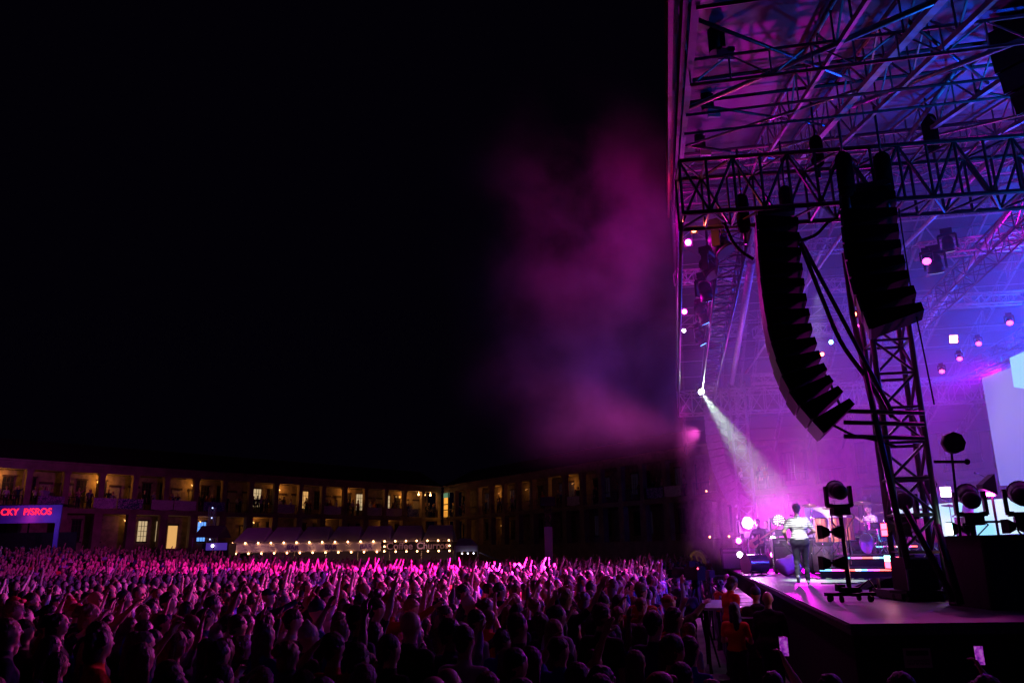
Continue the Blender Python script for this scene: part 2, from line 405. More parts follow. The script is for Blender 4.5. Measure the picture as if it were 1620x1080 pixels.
# banners on the gallery rails
def banner_mat(name, c1, c2, sc_=5.0):
    mt, t, b = new_mat(name); tc = t.nodes.new('ShaderNodeTexCoord'); mp = t.nodes.new('ShaderNodeMapping'); n = t.nodes.new('ShaderNodeTexNoise')
    mp.inputs['Scale'].default_value = (sc_, sc_, sc_*1.7); n.inputs['Scale'].default_value = 1; n.inputs['Detail'].default_value = 3; n.inputs['Distortion'].default_value = 2
    cr = t.nodes.new('ShaderNodeValToRGB'); cr.color_ramp.elements[0].position = .50; cr.color_ramp.elements[1].position = .56
    cr.color_ramp.elements[0].color = (*c1, 1); cr.color_ramp.elements[1].color = (*c2, 1); b.inputs['Roughness'].default_value = .7
    t.links.new(tc.outputs['Object'], mp.inputs[0]); t.links.new(mp.outputs[0], n.inputs[0]); t.links.new(n.outputs['Fac'], cr.inputs[0]); t.links.new(cr.outputs[0], b.inputs['Base Color']); return mt
BN = {'pale': banner_mat('pale_banner', (.72, .70, .74), (.35, .3, .42)), 'teal': banner_mat('teal_banner', (.01, .12, .14), (.7, .75, .75), 4),
      'dark': banner_mat('violet_banner', (.10, .05, .2), (.5, .4, .6), 4), 'white': banner_mat('white_banner', (.78, .74, .74), (.62, .5, .6), 2.5), 'blue': banner_mat('blue_banner', (.05, .06, .35), (.4, .4, .7), 4)}
def bay_at_px(P, bw, nb, px, z=7.0):
    return min(range(nb*4), key=lambda i: abs(to_px(P((i+.5)*bw/4, 0, z))[0] - px))*bw/4 + bw/8
ban = [(78, 'dark', 2.1, 'dark violet banner on the gallery rail above the red lit stall sign'), (160, 'pale', 2.0, 'pale lettered banner on the gallery rail just left of the teal one'),
       (207, 'teal', 2.3, 'teal banner with white marks on the gallery rail above the dark archway'), (253, 'white', 2.1, 'crumpled white banner on the gallery rail just right of the teal one'),
       (297, 'white', 2.2, 'creased white banner on the gallery rail above the lit ground floor door'), (335, 'blue', 2.2, 'blue violet banner on the gallery rail above the blue window'),
       (453, 'pale', 2.1, 'pale banner on the gallery rail above the left half of the bar tent'), (523, 'white', 2.3, 'white banner on the gallery rail above the middle of the bar tent'),
       (590, 'pale', 2.2, 'pale banner on the gallery rail below the lit bay, above the last BAR sign'), (622, 'white', 2.4, 'sagging white banner on the gallery rail above the Coffee sign'),
       (652, 'blue', 1.8, 'blue banner on the gallery rail above the gap of the Coffee and Churros signs')]
def cloth(P, s, w_, z0, z1, k, matl, name, label, grp):
    mb = MB(); nxx, nzz = 10, 4; base = len(mb.v); ph = random.random()*6
    c = P(s, k, z0)
    for i in range(nxx+1):
        for j in range(nzz+1):
            a = i/nxx; q = P(s - w_/2 + w_*a, k - .03*math.sin(a*9+ph) - .02*math.sin(j*2+a*17), z1 + (z0-z1)*j/nzz - .08*math.sin(math.pi*a)*(j/nzz))
            mb.v.append(tuple(q-c))
    for i in range(nxx):
        for j in range(nzz):
            a = i*(nzz+1)+j; mb.f.append((a, a+1, a+nzz+2, a+nzz+1)); mb.m.append(0); mb.sm.append(True)
    o = mb.build(name, matl, None, c); return tag(o, label, 'banner', grp)
for px, mk, w_, lab in ban:
    cloth(PL, bay_at_px(PL, bwL, 22, px), w_, 6.62, 7.5, -.16, BN[mk], 'banner', lab, 'banners hung on the gallery rails')
for px, mk, lab in ((908, 'pale', 'dim banner on the dark gallery rail right of the thin black mast'), (1037, 'dark', 'dim banner on the dark gallery rail left of the lit pair of columns'), (1062, 'white', 'faint pale banner on the dark gallery rail nearest the lit columns')):
    cloth(PR, bay_at_px(PR, bwR, 28, px), 2.1, 6.62, 7.45, -.16, BN[mk], 'banner', lab, 'banners hung on the gallery rails')
mb = MB()
for px in (668, 676, 684): pass
for k in range(3):
    q = PL(1.6 + k*1.0, .3, 9.35); o = MB().ball((0, 0, 0), .10, 8, 6).cyl((0, 0, .05), (0, 0, .35), .015).build('festoon_lamp', emi('festoon_lamp', (1, .5, .15), 20), None, q)
    tag(o, ['rightmost', 'middle', 'leftmost'][k] + ' of three small bright lamps under the far end of the gallery cornice', 'lamp', 'three lamps under the gallery cornice')

# ------------------------------------------------------------------ tents and stalls at the back
TENT = mat('tent_canvas', (.62, .55, .70), .75, var=.12, scale=1.0, bump=.2); VAL = banner_mat('valance_print', (.75, .72, .78), (.45, .38, .55), 1.6)
BLKSIGN = mat('black_sign_board', (.01, .008, .02), .6)
BULB = emi('festoon_bulb', (1, .42, .16), 15)
def ptx(px, Y, z): q = aty(px, 870, Y); return Vector((q.x, Y, z))
YT = 60.0
x0 = ptx(365, YT, 0).x; x1 = ptx(717, YT, 0).x; xm = ptx(604, YT, 0).x
bt = thing('marquee_tent', 'long white canvas marquee bar tent with bulbs round its valance', 'tent', ((x0+x1)/2, YT+2.5, gz((x0+x1)/2, YT)))
def tz(px, y): return aty(px, y, YT).z
zt = tz(540, 858); zb = tz(540, 872)
def wz(x, z): return z + (x - x0)/(x1-x0)*0
n = 7; bw = (x1-x0)/n
for i in range(n):
    a, b_ = x0+i*bw, x0+(i+1)*bw; c = (a+b_)/2; zr = zt + 1.25; mb = MB()
    zr2 = zr + .28
    mb.quad((a, YT, zt), (b_, YT, zt), (b_-bw*.12, YT+2.5, zr), (a+bw*.12, YT+2.5, zr))
    mb.quad((a, YT+5, zt), (a+bw*.12, YT+2.5, zr), (b_-bw*.12, YT+2.5, zr), (b_, YT+5, zt))
    mb.quad((a, YT, zt), (a+bw*.12, YT+2.5, zr), (a, YT+5, zt), (a-.001, YT+2.5, zt+.5)); mb.quad((b_, YT, zt), (b_, YT+2.5, zt+.5), (b_, YT+5, zt), (b_-bw*.12, YT+2.5, zr))
    wb_(mb, 'canvas_roof', TENT, bt)
for i in range(n+1):
    for yy in (YT+.05, YT+4.95): wb_(MB().cyl((x0+i*bw, yy, -.1), (x0+i*bw, yy, zt), .04), 'pole', ALU, bt)
mb = MB().box(((x0+xm)/2, YT-.04, (zt+zb)/2), (xm-x0-.1, .03, zt-zb)); wb_(mb, 'valance', VAL, bt)
for k, px in enumerate((463, 523, 579)):
    q = ptx(px, YT-.075, (zt+zb)/2); pn = MB().box(q, (2.2, .02, zt-zb-.12)); wb_(pn, 'bar_panel', mat('bar_panel', (.6, .55, .7), .7), bt)
    text_obj('lettering', 'BAR', .5, mat('bar_letters', (.16, .08, .35), .7), bt, Vector((q.x, YT-.11, q.z)) - bt.location, (math.pi/2, 0, 0), .01, .012)
mb = MB().box(((xm+x1)/2+.05, YT-.14, (zt+zb)/2+.0), (x1-xm-.2, .05, zt-zb)); wb_(mb, 'signboard', BLKSIGN, bt)
LET = mat('lilac_letters', (.75, .62, .95), .6)
for txt, px in (('Coffee', 632), ('Churros', 684)):
    q = ptx(px, YT-.2, (zt+zb)/2); text_obj('lettering', txt, .72 if txt == 'Coffee' else .68, LET, bt, q - bt.location, (math.pi/2, 0, 0), .01, .012)
mb = MB().box(((x0+x1)/2, YT+4.9, 1.4), (x1-x0-.2, .05, 2.8)); wb_(mb, 'back_wall', TENT, bt)
mb = MB().box(((x0+x1)/2, YT+.6, .6), (x1-x0-.6, .7, 1.1)); wb_(mb, 'counter', BLK, bt)
def festoon(pts, label):
    th = thing('festoon_lights', label, 'string lights', pts[0], group='bulb strings on the bar tent')
    mb = MB(); mb.tube([p + Vector((0, 0, .08)) for p in pts], .012, 4); wb_(mb, 'cable', RUB, th)
    for p in pts: wb_(MB().ball(p, .062, 8, 6), 'bulb', BULB, th)
festoon([ptx(367+20.3*i, YT-.18, zt+.06) for i in range(12)], 'string of bulbs along the top of the white BAR valance')
festoon([ptx(373+20.3*i, YT-.18, zb-.05) for i in range(12)] , 'string of bulbs along the bottom of the white BAR valance')
festoon([ptx(366, YT-.2, z) for z in (zt-.2, (zt+zb)/2)], 'two bulbs down the left end of the bar tent')
sq = [ptx(608, YT-.28, zb-.02), ptx(608, YT-.28, (zt+zb)/2)] + [ptx(608+17*i, YT-.28, zt+.06) for i in range(7)] + [ptx(711, YT-.28, (zt+zb)/2)] + [ptx(711-17*i, YT-.28, zb-.05) for i in range(6)]
festoon(sq, 'ring of bulbs round the black Coffee and Churros sign')
for k in range(4): point('festoon_glow', ptx(410+85*k, YT-.6, zt-.3), (1, .45, .35), 3, .3)
# small canopy right of the churros sign
xa, xb = ptx(720, 57, 0).x, ptx(756, 57, 0).x
st = thing('market_stall', 'small lilac canopy stall beside the Churros sign', 'stall', ((xa+xb)/2, 57, 0))
zc = aty(740, 862, 57).z
mb = MB(); mb.quad((xa, 57, zc), (xb, 57, zc), (xb-.6, 58.5, zc+.5), (xa+.2, 58.5, zc+.5)); mb.box(((xa+xb)/2, 57, zc-.22), (xb-xa, .03, .4)); wb_(mb, 'canopy', TENT, st)
for xx in (xa, xb): wb_(MB().cyl((xx, 57, -.1), (xx, 57, zc), .04), 'pole', ALU, st)
wb_(MB().cyl((xb+.1, 57, zc-.5), (xb+2.6, 56.8, zc-1.5), .06), 'awning_arm', ALU, st)
for k in range(3): wb_(MB().ball((xa+.5+.4*k, 56.9, zc-.55), .05, 6, 4), 'lamp', emi('white_small_lamp', (.8, .8, 1), 6), st)
# red lettered stall at the far left
YN = 62.0
xa, xb = ptx(-40, YN, 0).x, ptx(90, YN, 0).x; z0_, z1_ = aty(45, 827, YN).z, aty(45, 798, YN).z
ns = thing('food_stall', 'violet fronted food stall with red glowing sign letters at the far left', 'stall', ((xa+xb)/2, YN, gz((xa+xb)/2, YN)))
VIO = mat('violet_board', (.10, .07, .45), .6, var=.25, scale=1)
wb_(MB().box(((xa+xb)/2, YN, (z0_+z1_)/2), (xb-xa, .12, z1_-z0_)), 'fascia', VIO, ns)
wb_(MB().box((xb-.2, YN, (z0_+1)/2-.3), (.35, .1, z0_-.4)), 'side_post', VIO, ns)
wb_(MB().box(((xa+xb)/2, YN+2.6, 2.3), (xb-xa, .1, 4.0)), 'back_wall', BLK, ns); wb_(MB().box(((xa+xb)/2, YN+1.2, z1_), (xb-xa, 2.6, .08)), 'roof', BLK, ns)
wb_(MB().box(((xa+xb)/2, YN+.4, 1.5), (xb-xa-.8, .5, 1.6)), 'counter', BLK, ns)
REDL = emi('red_neon_letters', (1, .012, .05), 1.6)
qa = ptx(38, YN-.12, (z0_+z1_)/2+.02); text_obj('lettering', 'CKY  P/SROS', .70, REDL, ns, Vector((qa.x-.25, YN-.12, qa.z+.12)) - ns.location, (math.pi/2, 0, 0), .03, .012)
point('neon_and_board_fill', (qa.x, YN-.7, qa.z-.3), (1, .03, .12), 40, .4); point('neon_and_board_fill', (xb-1.6, YN-2.6, z0_+.3), (.3, .16, 1), 130, .4)  # violet point is added to brighten the board; the letters glow red
# dark kiosk with a violet lamp, left of the bar tent
q = ptx(343, 58, 0); kz = aty(343, 856, 58).z
kk = thing('kiosk', 'dark kiosk with a violet lit panel and one bright lamp beside the bar tent', 'kiosk', (q.x, 58, 0))
wb_(MB().box((q.x-.2, 59, kz/2-.1), (1.9, 1.6, kz)), 'body', BLK, kk); wb_(MB().box((q.x-.1, 58.15, kz-.35), (1.5, .05, .5)), 'panel', emi('violet_panel', (.2, .08, 1), .25), kk)
wb_(MB().ball((q.x-.35, 58.05, kz-.3), .1, 8, 6), 'lamp', emi('violet_lamp', (.75, .55, 1), 12), kk)
q = ptx(330, 61, 0); sm_ = thing('small_tent', 'small dark pitched tent left of the long bar tent', 'tent', (q.x, 61, 0)); kz = aty(330, 850, 61).z
mb = MB(); a, b_ = ptx(312, 61, 0).x, ptx(350, 61, 0).x
mb.quad((a, 60, kz), (b_, 60, kz), (b_, 61.5, kz+.9), (a, 61.5, kz+.9)); mb.quad((a, 63, kz), (a, 61.5, kz+.9), (b_, 61.5, kz+.9), (b_, 63, kz)); wb_(mb, 'canvas_roof', mat('dark_canvas', (.10, .09, .10), .8), sm_)
for xx in (a, b_): wb_(MB().cyl((xx, 60, -.1), (xx, 60, kz), .04), 'pole', ALU, sm_)
# delay mast and clad pillar in the crowd
q = ptx(868, 46, 0); zt_ = aty(868, 833, 46).z; zh = aty(868, 800, 46).z
dm = thing('delay_mast', 'pale clad pillar with black lattice and loudspeaker above the crowd', 'mast', (q.x, 46, 0))
wb_(MB().box((q.x, 46, zt_/2), (.44, .44, zt_)), 'clad_pillar', mat('lilac_cladding', (.5, .42, .5), .7), dm)
mb = MB(); truss(mb, (q.x, 46, zt_), (q.x, 46, zh), .34, .34, 5, .03, .02, up=Vector((0, 1, 0))); wb_(mb, 'lattice', DKST, dm)
wb_(MB().box((q.x, 46, zh+.25), (.9, .6, .5)), 'loudspeaker', BLK, dm)
# thin scaffold mast with tiny lamps by the lit arch
q = ptx(331, 66, 0); mm = thing('lamp_mast', 'slim lattice mast with small blue white lamps left of the bar tent', 'mast', (q.x, 66, gz(q.x, 66)))
mb = MB(); truss(mb, (q.x, 66, 0), (q.x, 66, 6.2), .45, .45, 9, .03, .02, up=Vector((0, 1, 0))); wb_(mb, 'lattice', ALU, mm)
for z in (3.6, 4.4, 5.3, 6.1): wb_(MB().ball((q.x+.1, 65.7, z), .06, 6, 4), 'lamp', emi('blue_white_lamp', (.4, .45, 1), 3), mm)
# ------------------------------------------------------------------ stage
stage = thing('concert_stage', 'raised concert stage with a grey deck and black skirts, lit violet', 'stage', (9, 18, 0))
pa_, pb_, pc_, pd_ = C0, Vector((17.5, 8.8, 0)), Vector((17.5, 8.8, 0)) + U*27, C0 + U*27
def prism(mb, pts, z0, z1):
    n = len(pts); k = len(mb.v); mb.v += [(p.x, p.y, z0) for p in pts] + [(p.x, p.y, z1) for p in pts]
    for i in range(n): j = (i+1) % n; mb.f.append((k+i, k+j, k+n+j, k+n+i)); mb.m.append(mb.mi); mb.sm.append(False)
    mb.f.append(tuple(k+n+i for i in range(n))); mb.m.append(mb.mi); mb.sm.append(False); mb.f.append(tuple(k+i for i in reversed(range(n)))); mb.m.append(mb.mi); mb.sm.append(False); return mb
DECKM, t, b = new_mat('stage_deck')
tc = t.nodes.new('ShaderNodeTexCoord'); n1 = t.nodes.new('ShaderNodeTexNoise'); n1.inputs['Scale'].default_value = 1.3; n1.inputs['Detail'].default_value = 8
br = t.nodes.new('ShaderNodeTexBrick'); br.inputs['Scale'].default_value = 1; br.inputs['Brick Width'].default_value = 2.4; br.inputs['Row Height'].default_value = 1.2
br.inputs['Mortar Size'].default_value = .012; br.inputs['Color1'].default_value = (.13, .12, .13, 1); br.inputs['Color2'].default_value = (.20, .19, .2, 1); br.inputs['Mortar'].default_value = (.03, .03, .03, 1)
mxx = t.nodes.new('ShaderNodeMix'); mxx.data_type = 'RGBA'; mxx.blend_type = 'MULTIPLY'; mxx.inputs[0].default_value = .7
t.links.new(tc.outputs['Object'], br.inputs[0]); t.links.new(tc.outputs['Object'], n1.inputs[0]); t.links.new(br.outputs[0], mxx.inputs[6]); t.links.new(n1.outputs['Fac'], mxx.inputs[7])
t.links.new(mxx.outputs[2], b.inputs['Base Color']); mr = t.nodes.new('ShaderNodeMapRange'); mr.inputs[3].default_value = .25; mr.inputs[4].default_value = .6
n2 = t.nodes.new('ShaderNodeTexNoise'); n2.inputs['Scale'].default_value = 9; n2.inputs['Detail'].default_value = 8; n2.inputs['Roughness'].default_value = .7; t.links.new(tc.outputs['Object'], n2.inputs[0])
r2 = t.nodes.new('ShaderNodeValToRGB'); r2.color_ramp.elements[0].position = .40; r2.color_ramp.elements[1].position = .60; r2.color_ramp.elements[0].color = (.28, .28, .28, 1); m2 = t.nodes.new('ShaderNodeMix'); m2.data_type = 'RGBA'; m2.blend_type = 'MULTIPLY'; m2.inputs[0].default_value = .8
t.links.new(n2.outputs['Fac'], r2.inputs[0]); t.links.new(mxx.outputs[2], m2.inputs[6]); t.links.new(r2.outputs[0], m2.inputs[7]); t.links.new(m2.outputs[2], b.inputs['Base Color'])
t.links.new(n2.outputs['Fac'], mr.inputs[0]); t.links.new(mr.outputs[0], b.inputs['Roughness'])
wb_(prism(MB(), [pa_, pb_, pc_, pd_], DECK-.12, DECK), 'deck', DECKM, stage)
SKIRT = mat('black_mesh_skirt', (.012, .011, .014), .85, var=.5, scale=5, bump=.3)
ctr = (pa_+pb_+pc_+pd_)/4
def inn(p): return p + (ctr-p).normalized()*.08
ins = [inn(p) for p in (pa_, pb_, pc_, pd_)]
def wall(a, b_, z0, z1, th_=.03):
    mb = MB(); d = (b_-a).normalized(); n = Vector((-d.y, d.x, 0))*th_; mb.hexa([(a.x, a.y, z0), (b_.x, b_.y, z0), (b_.x+n.x, b_.y+n.y, z0), (a.x+n.x, a.y+n.y, z0), (a.x, a.y, z1), (b_.x, b_.y, z1), (b_.x+n.x, b_.y+n.y, z1), (a.x+n.x, a.y+n.y, z1)]); return mb
for a, b_ in ((ins[0], ins[1]), (ins[3], ins[0]), (ins[1], ins[2]), (ins[2], ins[3])): wb_(wall(a, b_, 0, DECK-.125), 'skirt', SKIRT, stage)
mb = MB(); mb.cyl(pa_+Vector((0, 0, DECK-.03)) - V*.02, pd_+Vector((0, 0, DECK-.03)) - V*.02, .022, n=6); wb_(mb, 'edge_trim', ALU, stage)
# notice on the near skirt
q = aty(1445, 1001, 9.14); nn = thing('warning_notice', 'pale paper safety notice taped to the black skirt below the stage edge', 'sign', (q.x, 9.12, 1.30))
MB().box((0, 0, 0), (.30, .006, .20)).build('paper', mat('faded_paper', (.62, .36, .30), .8, var=.2, scale=6), nn)
INK = mat('dark_ink', (.05, .02, .03), .8)
text_obj('lettering', 'EAR DEFENDERS\nMUST BE WORN', .032, INK, nn, (0, -.006, -.045), (math.pi/2, 0, 0), .001)
MB().box((0, -.005, .05), (.24, .002, .05)).build('heading', INK, nn)

# ------------------------------------------------------------------ the stage roof
roof = thing('stage_roof', 'peaked steel truss stage roof with dark fabric skin carried on lattice towers', 'stage roof', (7, 12, DECK))
RT0, RTm, RT1 = -4.5, 13.5, 31.5
def rz(t): return 9.4 + .30*(t-3.3) if t <= RTm else 9.4 + .30*(2*RTm-3.3-t)
SKIN = mat('roof_fabric', (.026, .024, .05), .6, var=.25, scale=.5, bump=.25)
mb = MB()
for s0, s1 in ((-1.45, 3.0), (3.0, 7.5), (7.5, 12), (12, 16.5)):
    for ta, tb in [(RT0 + (RTm-RT0)*i/6, RT0 + (RTm-RT0)*(i+1)/6) for i in range(6)] + [(RTm + (RT1-RTm)*i/6, RTm + (RT1-RTm)*(i+1)/6) for i in range(6)]:
        mb.quad(S(s0, ta, rz(ta)+.62), S(s1, ta, rz(ta)+.62), S(s1, tb, rz(tb)+.62), S(s0, tb, rz(tb)+.62))
wb_(mb, 'roof_skin', SKIN, roof)
# rafters: I-section rails seen as bright bars
def bar(mb, a, b_, wd, h):
    a = Vector(a); b_ = Vector(b_); d = (b_-a).normalized(); sd = d.cross(Vector((0, 0, 1))).normalized(); uu = sd.cross(d)
    return mb.hexa([a-sd*wd/2-uu*h/2, b_-sd*wd/2-uu*h/2, b_+sd*wd/2-uu*h/2, a+sd*wd/2-uu*h/2, a-sd*wd/2+uu*h/2, b_-sd*wd/2+uu*h/2, b_+sd*wd/2+uu*h/2, a+sd*wd/2+uu*h/2])
raf = [(-1.3, .08), (.35, .04), (1.1, .10), (1.65, .05), (3.05, .08), (4.6, .06), (6.2, .07), (7.9, .06), (9.6, .07), (11.4, .06), (13.4, .07)]
for s, wd in raf:
    mb = MB()
    for ta, tb in ((RT0, RTm), (RTm, RT1)):
        bar(mb, S(s, ta, rz(ta)), S(s, tb, rz(tb)), wd, .07); mb.cyl(S(s, ta, rz(ta)+.55), S(s, tb, rz(tb)+.55), .03, n=6)
        k = 22
        for i in range(k):
            a = ta+(tb-ta)*i/k; c = ta+(tb-ta)*(i+1)/k; up = i % 2
            mb.cyl(S(s, a, rz(a)+(.55 if up else 0)), S(s, c, rz(c)+(0 if up else .55)), .016, n=4, cap=False)
            mb.cyl(S(s, a, rz(a)), S(s, a, rz(a)+.55), .014, n=4, cap=False)
    wb_(mb, 'rafter', mat('grey_rail', (.13, .13, .15), .75, var=.3, scale=3, spec=.2) if s < 0 else mat('rafter_steel', (.20, .20, .23), .55, .3, var=.3, scale=6), roof)
# purlins and light ladder girders across
for i, t_ in enumerate([-3.2, -1.2, .8, 2.0, 4.6, 6.2, 7.8, 9.4, 11, 12.6, 14.4, 16, 17.6, 19.2, 20.8, 22.4, 25, 27.5, 30]):
    mb = MB()
    if i % 3 == 1: ladder(mb, S(-1.3, t_, rz(t_)-.05), S(14.5, t_, rz(t_)-.05), .34, 34, .022, .012)
    else: mb.cyl(S(-1.3, t_, rz(t_)+.5), S(14.5, t_, rz(t_)+.5), .03, n=5); mb.cyl(S(-1.3, t_, rz(t_)-.06), S(14.5, t_, rz(t_)-.06), .022, n=5)
    wb_(mb, 'purlin', ALU if i % 3 == 1 else DKST, roof)
# wind bracing: long crossed tubes in the bays
br_ = [((-1.3, -2.6), (1.0, .6)), ((-1.25, .6), (1.1, -2.4)), ((-1.25, .7), (1.1, 3.2)), ((-1.25, 3.2), (1.1, .7)), ((-1.2, 3.6), (1.1, 6.4)), ((-1.2, 6.4), (1.1, 3.6)), ((1.1, -1.5), (3.05, 1.6)), ((3.05, -1.5), (1.1, 1.8)),
       ((3.05, 2), (6.2, 5)), ((6.2, 2), (3.05, 5)), ((-1.2, 8), (3, 12)), ((3, 8), (-1.2, 12)), ((-1.2, 15), (3, 20)), ((3, 15), (-1.2, 20)), ((6.2, 6), (9.6, 10)), ((9.6, 6), (6.2, 10)), ((3, 20), (6, 24)), ((6.2, 15), (9.6, 20))]
for k, (p, q) in enumerate(br_):
    mb = MB(); z1_, z2_ = rz(p[1]), rz(q[1]); mb.cyl(S(*p, z1_+.1 - .1*(k % 2)), S(*q, z2_+.1 - .1*(k % 2)), .035 if k % 3 == 1 else .024, n=6); wb_(mb, 'brace', STEEL if k % 2 else DKST, roof)
# main trusses: near and far side, front chord, ridge tie, mid grids
T1a, T1b = Vector((2.9, 12.35, 8.3)), Vector((14.2, 11.0, 8.35))
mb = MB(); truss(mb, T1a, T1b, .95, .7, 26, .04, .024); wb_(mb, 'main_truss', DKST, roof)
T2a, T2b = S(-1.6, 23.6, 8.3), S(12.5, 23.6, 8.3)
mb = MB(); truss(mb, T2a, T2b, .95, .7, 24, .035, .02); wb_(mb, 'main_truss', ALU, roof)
mb = MB(); truss(mb, S(-.45, 4, 8.25), S(-.45, 23, 8.25), .5, .5, 30, .028, .016); wb_(mb, 'front_truss', DKST, roof)
mb = MB(); mb.cyl(T1a + Vector((0, 0, -.5)), T2a + Vector((0, 0, -.5)), .035, n=6); mb.cyl(T1a + Vector((0, 0, .5)), T2a + Vector((0, 0, .5)), .035, n=6)
wb_(mb, 'front_chord', DKST, roof)
for s, t0, t1 in ((5.5, 4, 23), (9.5, 4, 23)):
    mb = MB(); truss(mb, S(s, t0, 8.9), S(s, t1, 8.9), .45, .45, 26, .025, .014); wb_(mb, 'lighting_truss', DKST, roof)
for a, b_, k in ((aty(1068, 440, 20), aty(1192, 432, 20), 8), (aty(1100, 526, 26), aty(1182, 522, 26), 6), (aty(1193, 526, 26), aty(1340, 518, 26), 10), (aty(1190, 396, 19), aty(1400, 384, 19), 12),
                 (aty(1420, 480, 22), aty(1620, 470, 22), 9), (aty(1450, 398, 17), aty(1620, 380, 17), 8), (aty(1300, 452, 21), aty(1420, 447, 21), 7), (aty(1190, 600, 29), aty(1330, 596, 29), 8)):
    mb = MB(); truss(mb, a, b_, .32, .32, k, .022, .013); wb_(mb, 'grid_truss', ALU, roof)
for a, b_, r_ in ((aty(1189, 413, 17), aty(1158, 606, 30), .09), (aty(1321, 350, 18), aty(1262, 478, 26), .05), (aty(1567, 252, 14), aty(1400, 420, 22), .05), (aty(1512, 110, 11), aty(1180, 590, 30), .04), (aty(1620, 300, 14), aty(1430, 560, 26), .05)):
    wb_(MB().cyl(a, b_, r_, n=8), 'tie_beam', ALU, roof)
for i in range(9):
    t_ = 13 + i*1.25; mb = MB(); mb.cyl(S(-1.4, t_, rz(t_)-.3), S(11, t_, rz(t_)-.3), .014, n=4); wb_(mb, 'cable', ALU, roof)
# towers
def tower(base, w_, z1, n_, matl, leg=.045):
    mb = MB(); b0 = Vector((base[0], base[1], DECK+.14)); truss(mb, b0, Vector((base[0], base[1], z1)), w_, w_, n_, leg, leg*.55, up=U)
    return mb
tb_ = atz(1466, 948, DECK)
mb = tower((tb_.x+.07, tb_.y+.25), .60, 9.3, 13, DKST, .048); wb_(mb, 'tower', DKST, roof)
mb = MB().box((tb_.x, tb_.y+.25, DECK+.08), (1.0, 1.0, .12))
for sx in (-1, 1):
    for sy in (-1, 1): mb.cyl((tb_.x+sx*.42, tb_.y+.25+sy*.42, DECK+.001), (tb_.x+sx*.42, tb_.y+.25+sy*.42, DECK+.3), .03)
wb_(mb, 'tower_base', DKST, roof)
# slanting brace from the deck up to the truss, with a second diagonal
for a, b_, r_ in ((aty(1438, 900, 11.6), aty(1349, 500, 12.4), .05), (aty(1349, 500, 12.4), aty(1336, 400, 12.2), .05), (aty(1482, 830, 11.3), aty(1520, 955, 11.0), .05), (aty(1430, 800, 11.4), aty(1510, 950, 11.2), .045), (aty(1410, 650, 11.9), aty(1262, 372, 12.3), .035)):
    wb_(MB().cyl(a, b_, r_, n=8), 'brace', DKST, roof)
for y_ in (650, 668, 690): wb_(MB().cyl(aty(1335, y_, 12.1), aty(1462, y_+3, 11.9), .035, n=6), 'stay_bar', DKST, roof)
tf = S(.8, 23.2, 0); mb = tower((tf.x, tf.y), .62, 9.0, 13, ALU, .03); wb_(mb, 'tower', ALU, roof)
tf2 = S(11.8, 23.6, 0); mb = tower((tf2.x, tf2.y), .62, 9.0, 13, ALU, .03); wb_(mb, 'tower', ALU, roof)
tf3 = S(-1.3, 23.6, 0)
# front gable edge: white keder rail, dark fascia with rust red edge
mb = MB(); bar(mb, S(-1.38, RT0, rz(RT0)+.25), S(-1.38, RTm, rz(RTm)+.25), .05, .30); wb_(mb, 'gable_rail', mat('grey_rail', (.13, .13, .15), .6, var=.3, scale=3), roof)
mb = MB(); bar(mb, S(-1.53, RT0, rz(RT0)+.30), S(-1.53, RTm, rz(RTm)+.30), .05, .62); bar(mb, S(-1.455, RT0, rz(RT0)+.59), S(-1.455, RTm, rz(RTm)+.59), .10, .04); wb_(mb, 'fascia', mat('rust_fascia', (.16, .03, .015), .7, var=.3), roof)
mb = MB(); bar(mb, S(-1.38, RTm, rz(RTm)+.25), S(-1.38, RT1, rz(RT1)+.25), .05, .22); wb_(mb, 'gable_rail', MATS['grey_rail'], roof)

# ------------------------------------------------------------------ line arrays
GRIL = mat('black_grille', (.02, .02, .022), .6, var=.4, scale=30)
def cabinet(h, hr, dp, wd):
    """wedge: front at x=0 (height h), back at x=dp (height hr)"""
    mb = MB()
    mb.hexa([(.02, -wd/2, -h/2), (dp, -wd/2*.86, -hr/2), (dp, wd/2*.86, -hr/2), (.02, wd/2, -h/2), (.02, -wd/2, h/2), (dp, -wd/2*.86, hr/2), (dp, wd/2*.86, hr/2), (.02, wd/2, h/2)])
    mb.mi = 1; mb.box((0, 0, 0), (.036, wd*.99, h*.93)); return mb
def line_array(label, pts, dirs, rotz, h, hr, dp, wd, mats, group='line arrays hung from the roof', hoists=()):
    """pts: centres of the front faces, top to bottom; dirs: tilt of each box (down positive)"""
    th = thing('line_array', label, 'loudspeaker', pts[0], group=group)
    me = cabinet(h, hr, dp, wd).mesh('speaker_cabinet', mats)
    for p, a in zip(pts, dirs):
        o = bpy.data.objects.new('speaker_cabinet', me); COL.objects.link(o); o.parent = th
        o.location = Vector(p) - Vector(pts[0]); o.rotation_euler = (0, a, rotz) if False else (Matrix.Rotation(rotz, 3, 'Z') @ Matrix.Rotation(a, 3, 'Y')).to_euler()
    mb = MB(); mb.box((0, 0, 0), (dp*.9, wd*.8, .09)); o = mb.build('bumper_frame', BLK, th)
    o.location = Matrix.Rotation(rotz, 3, 'Z') @ Vector((dp/2, 0, h/2 + .08)); o.rotation_euler = (0, 0, rotz)
    return th
